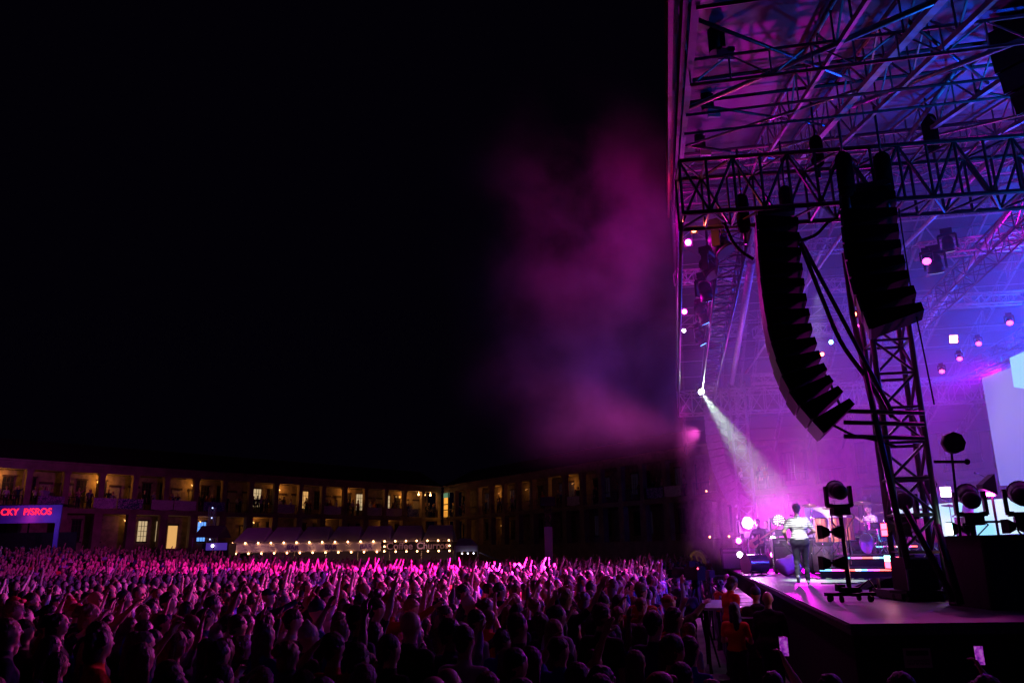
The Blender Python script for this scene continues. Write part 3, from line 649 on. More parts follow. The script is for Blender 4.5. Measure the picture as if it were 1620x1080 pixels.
def poly_pts(px, Y, n):
    w_ = [aty(x, y, Y) for x, y in px]; L = [0]
    for a, b_ in zip(w_[:-1], w_[1:]): L.append(L[-1] + (b_-a).length)
    out, an = [], []
    for i in range(n):
        d = L[-1]*(i+.5)/n; k = max(j for j in range(len(L)-1) if L[j] <= d); q = w_[k].lerp(w_[k+1], (d-L[k])/(L[k+1]-L[k]))
        d1 = max(0, d - L[-1]/n*.8); d2 = min(L[-1], d + L[-1]/n*.8)
        def at(dd):
            kk = max(j for j in range(len(L)-1) if L[j] <= dd + 1e-9) if dd < L[-1] else len(L)-2
            return w_[kk].lerp(w_[kk+1], (dd-L[kk])/(L[kk+1]-L[kk]))
        t = at(d2) - at(d1); out.append(q); an.append(math.atan2(t.x, -t.z))
    for _ in range(3): an = [an[0]] + [(an[i-1] + 2*an[i] + an[i+1])/4 for i in range(1, n-1)] + [an[-2]*.5 + an[-1]*.5]
    return out, an, L[-1]/n
P_, A_n, hh = poly_pts([(1196, 358), (1200, 420), (1206, 480), (1217, 545), (1234, 600), (1256, 643), (1300, 692)], 12.3, 14)
line_array('long black J shaped line array hanging above the near stage corner, left of the tower', P_, [-a for a in A_n], -.27, hh*.97, hh*.44, .64, 1.0, [BLKM, GRIL])
P_, A_n, hh = poly_pts([(1330, 318), (1336, 400), (1350, 465), (1378, 530)], 11.9, 8)
line_array('short broad black line array hung right beside the lattice tower, serrated on its right side', P_, [-a*.75 for a in A_n], -.42, hh*.98, hh*.46, .80, .7, [BLKM, GRIL])
LG = mat('painted_lit_cabinet', (.30, .30, .30), .6, var=.2)  # stage light put into the colour; the near arrays are plain black
P_, A_n, hh = poly_pts([(1120, 645), (1124, 700), (1134, 745), (1152, 785), (1166, 803)], 33.0, 14)
line_array('distant pale line array behind the white spotlight beam at the far side of the stage', P_, [-a for a in A_n], -.5, hh*.95, hh*.7, .6, 1.3, [LG, LG])
# another black flown speaker, cut by the right edge of the photo
q = aty(1618, 40, 8.6); P_ = [q + Vector((0, 0, -.3*i)) + Vector((.02*i*i, 0, 0)) for i in range(4)]
line_array('black flown speaker cluster at the top right corner of the photo', P_, [-.1*i for i in range(4)], .5, .3, .2, .6, .9, [BLKM, GRIL])
# chain hoists
def hoist(p, h, r, label, cat='hoist'):
    th = thing('chain_hoist', label, cat, p, group='chain hoists in the roof')
    MB().cyl((0, 0, -h/2+r*.5), (0, 0, h/2-r*.5), r, r, 12).ball((0, 0, h/2-r*.5), r, 12, 6).ball((0, 0, -h/2+r*.5), r, 12, 6).build('motor_body', BLKM, th)
    MB().cyl((0, 0, h/2), (0, 0, h/2+.9), .02, .02, 6).build('chain', DKST, th); MB().cyl((0, 0, -h/2-.25), (0, 0, -h/2), .025, .025, 6).build('hook', DKST, th)
    return th
hoist(aty(1175, 338, 12.4), .62, .11, 'black chain hoist at the top left corner of the long line array')
hoist(aty(1244, 325, 12.4), .62, .11, 'black chain hoist above the top right corner of the long line array')
hoist(aty(1337, 276, 11.5), .66, .13, 'left black chain hoist above the short broad line array')
hoist(aty(1398, 276, 11.5), .66, .13, 'right black chain hoist above the short broad line array')
hoist(aty(1472, 210, 12.6), .6, .13, 'black chain hoist on the main truss, right of the lattice tower head')
hoist(aty(1292, 240, 12.3), .5, .11, 'black chain hoist on the main truss between the two line arrays')
def cornerhoist(x, y, t_, k, label):
    p = aty(x, y, S(-.9, t_, 0).y); th = thing('chain_hoist', label, 'hoist', p, group='chain hoists in the roof')
    MB().cyl((0, 0, -.16), (0, 0, .16), .085, .085, 10).box((.07, 0, 0), (.07, .15, .24)).build('motor_body', BLK, th)
    MB().box((.10, -.05, -.22), (.2, .04, .16)).box((.17, -.05, -.15), (.09, .04, .06)).build('bracket_plate', mat('pale_plate', (.45, .42, .5), .5), th)
    mb = MB(); mb.cyl((0, 0, .16), (0, 0, .62), .012, n=5)
    for j in range(3): mb.tube([Vector((.02*j + .11*math.sin(a*1.3+j), .04*j, .2 + .3*a/4 + .08*math.cos(a*2+j))) for a in range(5)], .008, 4)
    mb.build('chain', DKST, th)
cornerhoist(1131, 66, -1.0, 1, 'black chain hoist nearest the camera inside the left roof edge'); cornerhoist(1117, 162, 2.0, 1, 'middle black chain hoist inside the left roof edge'); cornerhoist(1106, 226, 4.5, 1, 'third black chain hoist down the left roof edge, just above the main truss')
# cables hanging by the arrays
def cable(pts, r, label, Y):
    w_ = [aty(x, y, Y if not isinstance(Y, (list, tuple)) else Y[i]) for i, (x, y) in enumerate(pts)]; c = w_[0]; sp = []
    for i in range(len(w_)-1):
        p0 = w_[max(0, i-1)]; p1 = w_[i]; p2 = w_[i+1]; p3 = w_[min(len(w_)-1, i+2)]
        for k in range(5):
            t = k/5; sp.append(.5*((2*p1) + (-p0+p2)*t + (2*p0-5*p1+4*p2-p3)*t*t + (-p0+3*p1-3*p2+p3)*t**3) - c)
    sp.append(w_[-1]-c); o = MB().tube(sp, r, 6).build('cable', RUB, None, c); return tag(o, label, 'cable', 'black cables around the line arrays')
cable([(1146, 352), (1158, 380), (1172, 397), (1192, 410)], .028, 'thick black cable sagging from the truss to the long line array', 12.2)
cable([(1254, 375), (1262, 400), (1262, 450), (1272, 520), (1292, 575), (1310, 600), (1335, 655)], .022, 'black cable running down the back of the long line array', 12.5)
cable([(1266, 385), (1300, 470), (1330, 540), (1372, 600), (1412, 660)], .035, 'straight black stay cable from the truss down to the lattice tower', 12.2)
cable([(1262, 382), (1290, 372), (1310, 352), (1326, 345)], .028, 'black cable looping from the long array to the short array', 12.0)
cable([(1318, 672), (1350, 688), (1385, 696), (1418, 706)], .02, 'thin black cable from the foot of the long array to the tower', 12.0)
cable([(1422, 330), (1440, 450), (1462, 560), (1478, 640)], .012, 'thin black line beside the right leg of the lattice tower', 11.6)

# ------------------------------------------------------------------ light fixtures
def moving_head(p, aim, k, label, lens=None, base_down=True, col=BLK, group='moving head lights', power=None, lcol=None, ang=20):
    """yoke, head and base; p is the pivot; k scales a 0.42 m head"""
    th = thing('moving_head_light', label, 'stage light', p, group=group)
    d = (Vector(aim) - Vector(p)).normalized(); q = d.to_track_quat('Z', 'Y').to_matrix(); s = 1 if base_down else -1
    side = Vector((d.y, -d.x, 0)); side = side.normalized() if side.length > .05 else Vector((1, 0, 0))
    Ms = Matrix((side, Vector((0, 0, 1)).cross(side), Vector((0, 0, 1)))).transposed()
    mb = MB(); mb.cyl(-d*.17*k, d*.16*k, .15*k, .20*k, 16); mb.ball(-d*.15*k, .17*k, 14, 8); mb.cyl(d*.15*k, d*.20*k, .21*k, .21*k, 16)
    h = mb.build('head', col, th); 
    if lens: MB().cyl(d*.201*k, d*.212*k, .185*k, .18*k, 16).build('lens', lens, h)
    mb = MB()
    for g in (-1, 1):
        mb.box(Ms @ Vector((g*.255*k, 0, -.10*k*s)), (.06*k, .16*k, .40*k), Ms); mb.box(Ms @ Vector((g*.22*k, 0, -.31*k*s)), (.12*k, .2*k, .06*k), Ms)
    mb.box(Ms @ Vector((0, 0, -.33*k*s)), (.5*k, .22*k, .07*k), Ms); mb.build('yoke', col, th)
    MB().box(Ms @ Vector((0, 0, -.45*k*s)), (.34*k, .34*k, .16*k), Ms).build('base', col, th)
    if power: spot('stage_light', Vector(p) + d*.26*k, aim, lcol, power, ang, .9, .08*k).name = 'stage_light'
    return th
def strobe(p, aim, k, label, lens, group='small strobe lights', power=None, lcol=None, ang=120):
    th = thing('strobe_light', label, 'stage light', p, group=group)
    d = (Vector(aim) - Vector(p)).normalized(); M3 = d.to_track_quat('Z', 'Y').to_matrix()
    MB().hexa([M3 @ Vector(v) for v in ((-.08*k, -.08*k, -.12*k), (.08*k, -.08*k, -.12*k), (.08*k, .08*k, -.12*k), (-.08*k, .08*k, -.12*k), (-.15*k, -.15*k, .08*k), (.15*k, -.15*k, .08*k), (.15*k, .15*k, .08*k), (-.15*k, .15*k, .08*k))]).box(M3 @ Vector((0, 0, -.17*k)), (.05*k, .05*k, .12*k), M3).build('housing', BLK, th)
    l = MB()
    if k < .82 and 'twin bar' not in label: l.ball(M3 @ Vector((0, 0, .085*k)), .115*k, 10, 6)
    else:
      for g in (-1, 1): l.box(M3 @ Vector((0, g*.07*k, .085*k)), (.26*k, .11*k, .02*k), M3)
    l.build('lens', lens, th)
    if power: spot('strobe', Vector(p) + d*.12*k, aim, lcol, power, ang, 1, .1*k)
    return th
def double_blinder(p, k, label, lens=None, lens_dir=-1, rotz=0.0, rot=0.0):
    """bow-tie shaped twin lamp on a stand arm"""
    th = thing('twin_blinder', label, 'stage light', p, rotz, group='twin blinders on the light stands')
    for g in (-1, 1):
        mb = MB(); mb.hexa([(g*.05*k, -.07*k, -.08*k), (g*.28*k, -.16*k, -.17*k), (g*.28*k, .16*k, -.17*k), (g*.05*k, .07*k, -.08*k), (g*.05*k, -.07*k, .08*k), (g*.28*k, -.16*k, .17*k), (g*.28*k, .16*k, .17*k), (g*.05*k, .07*k, .08*k)])
        h = mb.build('lamp_head', BLK, th)
        if lens and g == lens_dir:
            MB().box((g*.29*k, 0, .075*k), (.02*k, .26*k, .13*k)).build('lens', lens[0], h); MB().box((g*.29*k, 0, -.075*k), (.02*k, .26*k, .13*k)).build('lens', lens[1], h)
    MB().box((0, 0, 0), (.14*k, .06*k, .06*k)).build('arm', BLK, th); return th
LM = emi('magenta_lens', (1, .05, .62), 60); LP = emi('pink_lens', (1, .10, .55), 22); LW = emi('white_lens', (.95, .85, 1), 60); LC = emi('cyan_lens', (.25, .8, 1), 26); LR = emi('red_orange_lens', (1, .10, .05), 26)
LPK = emi('soft_pink_lens', (1, .05, .5), 9); LHOT = emi('hot_violet_lens', (1, .45, 1), 160); LWG = emi('spot_lens', (.9, 1, .85), 120); LBL = emi('blue_lens', (.1, .3, 1), 12)
TGT = aty(1270, 862, 17.7)
# the followspot
p = aty(1108, 617, 28); moving_head(p, Vector((7.7, 20.2, 1.7)), .55, 'small lamp throwing the white spotlight beam onto the singer', LWG, False, BLK, power=25000, lcol=(.66, 1, .72), ang=14)
# blinders on the front chord
for (x, y, Y, k, lab, lm) in ((1089, 384, 14.0, .5, 'glowing magenta lamp just under the left end of the main truss', LM), (1098, 364, 13.2, .45, 'small orange red lamp on the left end of the main truss', LR), (1083, 493, 18.5, .5, 'magenta lamp halfway down the hazy left roof edge', LM), (1082, 523, 20.5, .4, 'small pale lamp below the middle magenta lamp on the left edge', LW)):
    p = aty(x, y, Y); strobe(p, p + Vector((-.3, -1, -.25)), k, lab, lm, group='lamps down the left roof edge'); point('lamp_glow', p + Vector((-.12, -.35, -.1)), (1, .12, .08) if lm is LR else (1, 0, .75), 30 if lm is LW or lm is LR else 75, .05)
# moving heads hung from the front truss, a receding row
for i, (x, y, Y, ax, k) in enumerate(((1140, 388, 13.5, (3, -2, -6), 1.15), (1122, 425, 15.5, (3, -2, -6), 1.1), (1117, 462, 17.5, (3, 4, -6), 1.1), (1113, 500, 20, (3, 2, -5), 1.1), (1110, 535, 22.5, (3, 1, -5), 1.05))):
    p = aty(x, y, Y)
    nm = ['first and nearest', 'second', 'third', 'fourth', 'fifth', 'sixth and farthest'][i]
    moving_head(p, p + Vector(ax), k*.8, nm + ' black moving head hanging in the receding row inside the left roof edge', LBL if i in (2, 3, 4) else None, False, power=(2200 if i in (2, 3) else None), lcol=(.3, .5, 1), ang=13)
    tag(MB().cyl((0, 0, .35), (0, 0, 1.0), .03).cyl((-.2, 0, .36), (.2, 0, .36), .03).build('hanging_clamp', DKST, None, p), 'dark hanging clamp above the ' + nm + ' moving head of the left row', 'clamp')
# lamps under the roof
for x, y, Y, k, lab, lm, aim in ((1350, 497, 12.5, .42, 'red orange lamp at the head of the slanting tube left of the short line array', LR, (-1, -3, -1)), (1314, 541, 22, .5, 'white blue lamp behind the long line array', LC, (-.5, -3, -1)), (1300, 560, 21, .45, 'red pink lamp close behind the long line array', LR, (-.5, -3, -1)),
                          (1507, 536, 20, .75, 'slanted twin bar orange pink lamp hanging in the blue haze right of the tower', emi('salmon_lens', (1, .25, .22), 22), (-.4, -3, -1)), (1357, 515, 20, .3, 'tiny pink lamp below the red one at the short line array', LPK, (-1, -3, -1))):
    p = aty(x, y, Y); strobe(p, p + Vector(aim), k, lab, lm, group='lamps under the stage roof')
for x, y, Y, k, lab in ((1466, 410, 14.5, .55, 'upper left moving head with pink glow right of the tower'), (1500, 388, 15, .85, 'large moving head with pale lower lip hanging right of the tower'), (1597, 508, 20, .55, 'pink tipped moving head near the right edge above the screen'), (1548, 541, 21, .5, 'pink tipped moving head above the big screen'), (1480, 420, 15, 1.0, 'moving head with pale lower lip below the pink one, right of the tower'), (1518, 565, 22, .5, 'small pink tipped moving head in the blue haze beside the big screen'), (1490, 585, 22.5, .5, 'lowest small pink moving head in the blue haze right of the tower')):
    p = aty(x, y, Y); pk = 'pink' in lab and 'below' not in lab
    moving_head(p, p + Vector((-1.3, -2, -2.6)) if pk else p + Vector((.6, 1, -3)), k*.75, lab, LPK if pk else emi('pale_lip', (.5, .55, 1), .8), False, power=700 if (pk and k < .9) else None, lcol=(1, .08, .6), ang=12)
# ---- light stands standing on the deck
def light_stand(x, yb, yh, Y, label, lean=0.0, wheels=True, head_label=None, k=1.0, aim=(0, 1, .4), lens=None):
    base = aty(x, yb, Y); base.z = DECK; top = aty(x - lean, yh, Y)
    th = thing('light_stand', label, 'light stand', base, group='light stands on the stage')
    mb = MB()
    h = top.z - DECK - .42*k; tx = top.x-base.x
    MB().cyl((0, 0, .12), (tx*.5, 0, h*.5), .05*k, .05*k, 10).cyl((tx*.5, 0, h*.5), (tx, 0, h), .045*k, .045*k, 10).build('pole', BLK, th)
    if wheels:
        mb.box((0, 0, .11), (1.05*k, .12, .05)).box((0, 0, .111), (.12, .7*k, .045)).box((0, 0, .17), (.34*k, .3*k, .08)).box((-.1, .1, .2), (.12, .12, .1))
        mb.tube([Vector((.1, -.1, .2)), Vector((.25, -.15, .32)), Vector((.36, -.1, .18))], .012, 5)
        mb.build('dolly_frame', BLK, th)
        for sx, sy in ((-.45, 0), (.45, 0), (-.3, -.28), (.3, -.28), (-.3, .28), (.3, .28)):
            MB().cyl((sx*k-.02, sy*k, .05), (sx*k+.02, sy*k, .05), .05, .05, 12).cyl((sx*k, sy*k, .05), (sx*k, sy*k, .12), .012).build('wheel', RUB, th)
    else:
        MB().cyl((0, 0, .001), (0, 0, .04), .28, .28, 16).cyl((0, 0, .04), (0, 0, .13), .06, .05, 10).build('foot_plate', BLK, th)
    mb = MB(); mb.tube([Vector((tx*.9, -.05, h*.92)), Vector((tx*.9-.16, -.05, h*.95)), Vector((tx*.9-.16, -.05, h*.86)), Vector((tx*.75-.05, -.05, h*.75))], .014, 5); mb.tube([Vector((tx+.08, -.05, h)), Vector((tx+.2, -.05, h*.93)), Vector((tx*.7+.06, -.06, h*.8)), Vector((.05, -.06, h*.4))], .01, 5)
    mb.build('cabling', ALU if wheels else RUB, th)
    p = Vector((top.x, top.y, top.z)); moving_head(p, p + Vector(aim), 1.0*k, head_label, lens, True)
    return base, top
light_stand(1345, 941, 776, 12.7, 'black wheeled light stand with crooked pole at the front of the stage', 20, True, 'black moving head on the wheeled stand right of the singer', .72, (.1, 1, .25), emi('lip_pink', (.75, .35, .8), .5))
double_blinder(aty(1314, 841, 12.7), .62, 'upper bow tie shaped twin blinder on the wheeled stand right of the singer'); double_blinder(aty(1316, 890, 12.7), .62, 'lower bow tie shaped twin blinder on the wheeled stand right of the singer')
for y_ in (841, 890): tag(MB().cyl((0, 0, 0), aty(1336, y_, 12.75) - aty(1322, y_, 12.75), .02).build('clamp_arm', DKST, None, aty(1322, y_, 12.75)), ('upper' if y_ < 860 else 'lower') + ' short clamp arm carrying a twin blinder on the wheeled stand', 'clamp')
strobe(aty(1329, 842, 13.3), aty(1329, 842, 13.3) + Vector((0, -1, 0)), .45, 'small glaring pink lamp behind the pole of the wheeled stand', LM)
light_stand(1425, 942, 790, 13.6, 'black light stand behind the lattice tower, left side', 0, False, 'black moving head half hidden behind the lattice tower, left side', .9, (.1, 1, .25))
light_stand(1541, 944, 786, 12.4, 'black light stand right of the lattice tower', 8, False, 'black moving head with pink lower lip right of the lattice tower', .80, (.3, 1, .5), emi('lip_magenta', (1, .2, .75), 1.3))
light_stand(1628, 925, 782, 11.8, 'black light stand at the right edge of the photo', 12, False, 'black moving head cut by the right edge of the photo', .85, (.5, 1, .3))
LWH = emi('warm_white_bar', (1, .95, .85), 12); LRD = emi('red_bar', (1, .04, .08), 12); LTL = emi('teal_bar', (.3, .95, .8), 9)
double_blinder(aty(1418, 837, 13.3), .7, 'upper twin blinder with red and white glare on its left, left of the tower', (LRD, LRD), -1); double_blinder(aty(1424, 888, 13.3), .7, 'lower twin blinder with white and red glare on its left, left of the tower', (LTL, LRD), -1)
double_blinder(aty(1520, 836, 12.6), .62, 'upper twin blinder with teal and red glare, right of the tower', (LTL, LWH), -1); double_blinder(aty(1526, 888, 12.6), .62, 'lower twin blinder with red and white glare low at the right tower leg', (LRD, LWH), -1)
double_blinder(aty(1608, 832, 11.9), .6, 'small dark twin blinder at the right edge above the draped case')
spot('blinder_glow', aty(1408, 890, 13.2), aty(1300, 900, 13), (1, .3, .4), 60, 120, 1)
# octagonal panel on its own tall pole with a crossbar
p = aty(1509, 700, 11.6); pb2 = aty(1530, 950, 11.6); pb2.z = DECK
th = thing('octagonal_lamp', 'black octagonal panel lamp on a tall thin pole right of the tower', 'stage light', pb2)
mb = MB(); mb.cyl(p - pb2 + Vector((0, -.04, 0)), p - pb2 + Vector((0, .08, 0)), .16, .16, 8); mb.build('panel', BLK, th)
MB().cyl((0, 0, .02), p - pb2 + Vector((0, .1, -.1)), .022, .018, 8).cyl((0, 0, 0), (0, 0, .04), .22, .22, 12).build('pole', BLK, th)
MB().cyl(aty(1478, 730, 11.6) - pb2, aty(1530, 730, 11.6) - pb2, .022, n=8).ball(aty(1530, 730, 11.6) - pb2, .045, 8, 6).build('crossbar', BLK, th)
p = aty(1466, 766, 14); th = thing('octagonal_lamp', 'smaller black octagonal lamp seen through the lattice tower', 'stage light', (p.x, p.y, DECK))
MB().cyl((0, -.04, p.z-DECK), (0, .08, p.z-DECK), .17, .17, 8).build('panel', BLK, th); MB().cyl((0, .1, 0), (0, .1, p.z-DECK), .025).cyl((0, .1, 0), (0, .1, .03), .2, .2, 12).build('pole', BLK, th)
# barn door lamp on a pole, right
p = aty(1562, 768, 14); th = thing('barn_door_lamp', 'barn door lamp with pink glare on a pole right of the tower', 'stage light', (p.x, p.y, DECK))
hz = p.z-DECK; MB().hexa([(-.14, -.1, hz-.06), (.1, -.1, hz-.16), (.1, .1, hz-.16), (-.14, .1, hz-.06), (-.14, -.1, hz+.02), (.1, -.1, hz+.2), (.1, .1, hz+.2), (-.14, .1, hz+.02)]).build('lamp_head', BLK, th)
MB().box((-.02, -.02, hz-.15), (.2, .05, .06)).build('lens', LM, th); MB().cyl((.05, 0, 0), (.05, 0, hz-.1), .02).cyl((.05, 0, 0), (.05, 0, .03), .2, .2, 12).box((-.1, 0, hz*.66), (.7, .04, .04)).build('pole', BLK, th)
p = aty(1474+20, 778, 19); strobe(p, p + Vector((-.1, -1, 0)), .9, 'pale pink twin bar strobe just left of the right moving head', emi('pale_pink_bar', (1, .5, .85), 14))
# far side floor lights
p = aty(1180, 827, 27.5); moving_head(p, p + Vector((.02, -1, .0)), .95, 'blazing white violet moving head behind the guitarist at the far side', LHOT, True)
point('glare', p + Vector((0, -.45, 0)), (.9, .12, 1), 700, .2)
tag(MB().cyl((0, 0, 0), (0, 0, p.z-DECK-.5), .04).cyl((0, 0, 0), (0, 0, .04), .3, .3, 12).build('light_pole', BLK, None, (p.x, p.y, DECK)), 'dark pole under the blazing moving head at the far side', 'pole')
for x, y, Y, lm, lab in ((1168, 855, 27, LM, 'upper magenta strobe left of the guitarist'), (1170, 877, 27, LW, 'lower white strobe left of the guitarist'), (1222, 852, 27.5, LW, 'upper white strobe between the guitarists and the singer'), (1222, 877, 27.5, LM, 'lower magenta strobe between the guitarists and the singer')):
    p = aty(x, y, Y); strobe(p, p + Vector((-.05, -1, .05)), .75, lab, lm, power=120, lcol=(1, .05, .6))
p = aty(1229, 823, 27); moving_head(p, p + Vector((-.05, -1, .05)), .95, 'round dotted face moving head on a pole left of the singer', None, True)
for ring, n_ in ((.05, 5), (.105, 9), (.16, 13)):
    mb = MB(); mb.mi = 1; mb.cyl((0, -.206, 0), (0, -.209 - ring*.02, 0), ring+.02, ring+.02, 16); mb.mi = 0
    for i in range(n_): a = 2*math.pi*i/n_; mb.box((ring*math.cos(a), -.212, ring*math.sin(a)), (.035, .012, .035))
    o = mb.build('lens', [emi('dotted_lens', (1, .6, .9), 5), BLK], [q for q in bpy.data.objects if q.name.startswith('moving_head_light') and (q.location-p).length < .01][0])
p2 = aty(1283, 826, 27.5); moving_head(p2, p2 + Vector((-.05, -1, .05)), .95, 'dim round moving head just right of the singer', emi('dim_pink_lens', (.9, .2, .8), .7), True)
for q in (p, p2): tag(MB().cyl((0, 0, 0), (0, 0, q.z-DECK-.45), .035).cyl((0, 0, 0), (0, 0, .04), .3, .3, 12).build('light_pole', BLK, None, (q.x, q.y, DECK)), 'dark pole under the ' + ('round dotted face' if q is p else 'dim round') + ' moving head', 'pole')

# ------------------------------------------------------------------ risers, screens, drums, cases
riser = thing('drum_riser', 'black stepped riser with coloured light strips along its edges', 'riser', aty(1380, 900, 22))
r0 = riser.location.copy()
a1, a2 = aty(1296, 890, 21.3), aty(1660, 890, 19.5)
def blk(mb, a, b_, dpt, z0, z1):
    n = Vector((-(b_-a).y, (b_-a).x, 0)).normalized()*dpt; a = Vector((a.x, a.y, 0)); b_ = Vector((b_.x, b_.y, 0))
    return mb.hexa([p + Vector((0, 0, z)) for z in (z0, z1) for p in (a, b_, b_+n, a+n)])
r0.z = DECK; riser.location = r0
wb_(blk(MB(), a1, a2, 7, DECK+.001, 1.93), 'lower_step', BLK, riser)
b1, b2 = aty(1322, 890, 21.9), aty(1665, 890, 20.0)
wb_(blk(MB(), b1, b2, 6.2, 1.931, 2.22), 'upper_step', BLK, riser)
c1, c2 = aty(1390, 890, 24.2), aty(1670, 890, 22.0)
wb_(blk(MB(), c1, c2, 3.5, 2.221, 2.5), 'back_step', BLK, riser)
SC = [emi('led_red', (1, .12, .1), 4), emi('led_magenta', (1, .1, .8), 4), emi('led_blue', (.15, .45, 1), 4), emi('led_white', (.7, .7, 1), 4), emi('led_violet', (.5, .1, 1), 4)]
def strip(a, b_, z, t0, t1, n_):
    mb = MB(); nrm = Vector(((b_-a).y, -(b_-a).x, 0)).normalized()
    for i in range(n_):
        t = t0 + (t1-t0)*(i+.5)/n_; q = a.lerp(b_, t); q = Vector((q.x, q.y, z)) + nrm*.015; mb.mi = [2, 2, 1, 1, 0, 0, 3, 2, 4, 1, 0, 0][int(i/n_*12)]; mb.ball(q, .024, 5, 3)
    wb_(mb, 'light_strip', SC, riser)
strip(a1, a2, 1.86, 0, .33, 60); strip(b1, b2, 2.15, 0.02, .36, 60); strip(c1, c2, 2.42, 0, .25, 40)
# LED screens
def screen_mat(name, cols, strength, sc_=.55, seed=0.0):
    mt, t, b = new_mat(name); tc = t.nodes.new('ShaderNodeTexCoord'); mp = t.nodes.new('ShaderNodeMapping'); mp.inputs['Location'].default_value = (seed, seed*2, 0)
    n = t.nodes.new('ShaderNodeTexNoise'); n.inputs['Scale'].default_value = sc_; n.inputs['Detail'].default_value = 1.5; n.inputs['Distortion'].default_value = .6
    cr = t.nodes.new('ShaderNodeValToRGB')
    while len(cr.color_ramp.elements) < len(cols): cr.color_ramp.elements.new(.5)
    for e, (p, c) in zip(cr.color_ramp.elements, cols): e.position = p; e.color = (*c, 1)
    t.links.new(tc.outputs['Object'], mp.inputs[0]); t.links.new(mp.outputs[0], n.inputs[0]); t.links.new(n.outputs['Fac'], cr.inputs[0])
    b.inputs['Base Color'].default_value = (.01, .01, .01, 1); t.links.new(cr.outputs[0], b.inputs['Emission Color']); b.inputs['Emission Strength'].default_value = strength; return mt
scr = thing('video_screen', 'tall bright lavender video screen high at the right edge', 'screen', aty(1580, 760, 27))
so = scr.location.copy()
bl_, tl_ = aty(1582, 768, 27), aty(1562, 598, 27); br__ = Vector((bl_.x-1.3, bl_.y-9, 0)); dS = (Vector((bl_.x, bl_.y, 0)) - br__)
def spt(t, z): return Vector((bl_.x - 1.3*t*1.0 + 1.2*t, bl_.y - 9*t, z))
q = MB(); d_ = .12
q.hexa([spt(0, bl_.z), spt(1, bl_.z), spt(1, bl_.z)+Vector((d_, 0, 0)), spt(0, bl_.z)+Vector((d_, 0, 0)), spt(0, tl_.z), spt(1, tl_.z+0), spt(1, tl_.z)+Vector((d_, 0, 0)), spt(0, tl_.z)+Vector((d_, 0, 0))])
wb_(q, 'screen_panel', screen_mat('lavender_screen', [(0, (.12, .2, .9)), (.42, (.30, .30, .95)), (.52, (.36, .34, 1)), (1, (.52, .52, 1))], .7, .35, 3.1), scr)
mb = MB(); truss(mb, spt(0, tl_.z+.35), spt(1, tl_.z+.35), .3, .3, 12, .025, .014); wb_(mb, 'hanging_truss', DKST, scr)
tu = thing('video_screen', 'glaring cyan white corner of a higher video screen at the right edge', 'screen', aty(1615, 570, 25)); 
q = MB(); e1 = aty(1597, 566, 25); e2 = aty(1604, 612, 25); e3 = aty(1680, 625, 21); e4 = aty(1680, 530, 21); o_ = Vector((.1, 0, 0)); q.hexa([e2, e3, e3+o_, e2+o_, e1, e4, e4+o_, e1+o_]); wb_(q, 'screen_panel', emi('cyan_white_screen', (.25, .62, 1), 1.3), tu)
low = thing('video_screen', 'low white cyan video screen behind the drum kit', 'screen', aty(1409, 853, 27))
q = MB(); f1, f2 = aty(1409, 853, 27), aty(1409, 803, 27); g1 = aty(1625, 843, 21.8); g2 = aty(1625, 785, 21.8); o_ = Vector((.08, .02, 0))
q.hexa([f1, g1, g1+o_, f1+o_, f2, g2, g2+o_, f2+o_]); wb_(q, 'screen_panel', screen_mat('cyan_screen', [(0, (.10, .55, .95)), (.4, (.25, .75, 1)), (.55, (.7, .85, 1)), (1, (.9, .8, 1))], 1.3, .5, 1.3), low)
q = MB(); q.cyl(f1, Vector((f1.x, f1.y, 2.2)), .04); q.cyl(g1, Vector((g1.x, g1.y, 2.2)), .04); wb_(q, 'support_post', DKST, low)
# drum kit
CHR = mat('chrome', (.6, .6, .62), .15, 1.0); BRZ = mat('cymbal_bronze', (.55, .40, .18), .25, .9); HEADM = mat('drum_skin', (.75, .72, .72), .5)
SHELL = mat('amber_shell', (.62, .22, .08), .3, var=.2, scale=5); SHELLB = mat('black_shell', (.02, .02, .03), .2); SHELLT = mat('teal_shell', (.04, .35, .38), .3)
def drum(mb_parent, a, b_, r_, shell):
    o = MB().cyl(a, b_, r_, r_, 20, False).build('drum_shell', shell, mb_parent); d = (Vector(b_) - Vector(a)).normalized()
    MB().cyl(Vector(a)-d*.004, Vector(a)+d*.01, r_*.985, r_*.985, 20).build('drum_skin', HEADM, o); MB().cyl(Vector(b_)-d*.01, Vector(b_)+d*.004, r_*.985, r_*.985, 20).build('drum_skin', HEADM, o)
    m_ = MB()
    for q in (Vector(a), Vector(b_)):
        x = d.orthogonal().normalized(); y = d.cross(x); m_.tube([q + (x*math.cos(t*math.pi/8) + y*math.sin(t*math.pi/8))*r_*1.02 for t in range(17)], .012, 5)
    for k in range(8):
        t = k*math.pi/4; c = (x*math.cos(t)+y*math.sin(t))*(r_+.012); m_.cyl(Vector(a)+c, Vector(b_)+c, .006, n=4)
    m_.build('hoops', CHR, o)
def cymbal(par, p, r_, tilt, zf):
    M3 = Matrix.Rotation(tilt, 3, 'X'); m_ = MB(); k = 18; mb = MB(); 
    pts = [(0, .04), (.05, .03), (.06, .012), (r_, -.01)]
    for (ra, za), (rb, zb__) in zip(pts[:-1], pts[1:]): mb.cyl(Vector(p) + M3 @ Vector((0, 0, zb__)), Vector(p) + M3 @ Vector((0, 0, za)), rb, max(ra, .004), k, False)
    o = mb.build('cymbal', BRZ, par)
    m_.cyl(p, (p[0], p[1], zf+.3), .012, n=6)
    for g in range(3): a = g*2.1; m_.cyl((p[0], p[1], zf+.32), (p[0]+.28*math.cos(a), p[1]+.28*math.sin(a), zf+.01), .011, n=5)
    m_.build('stand', CHR, o)
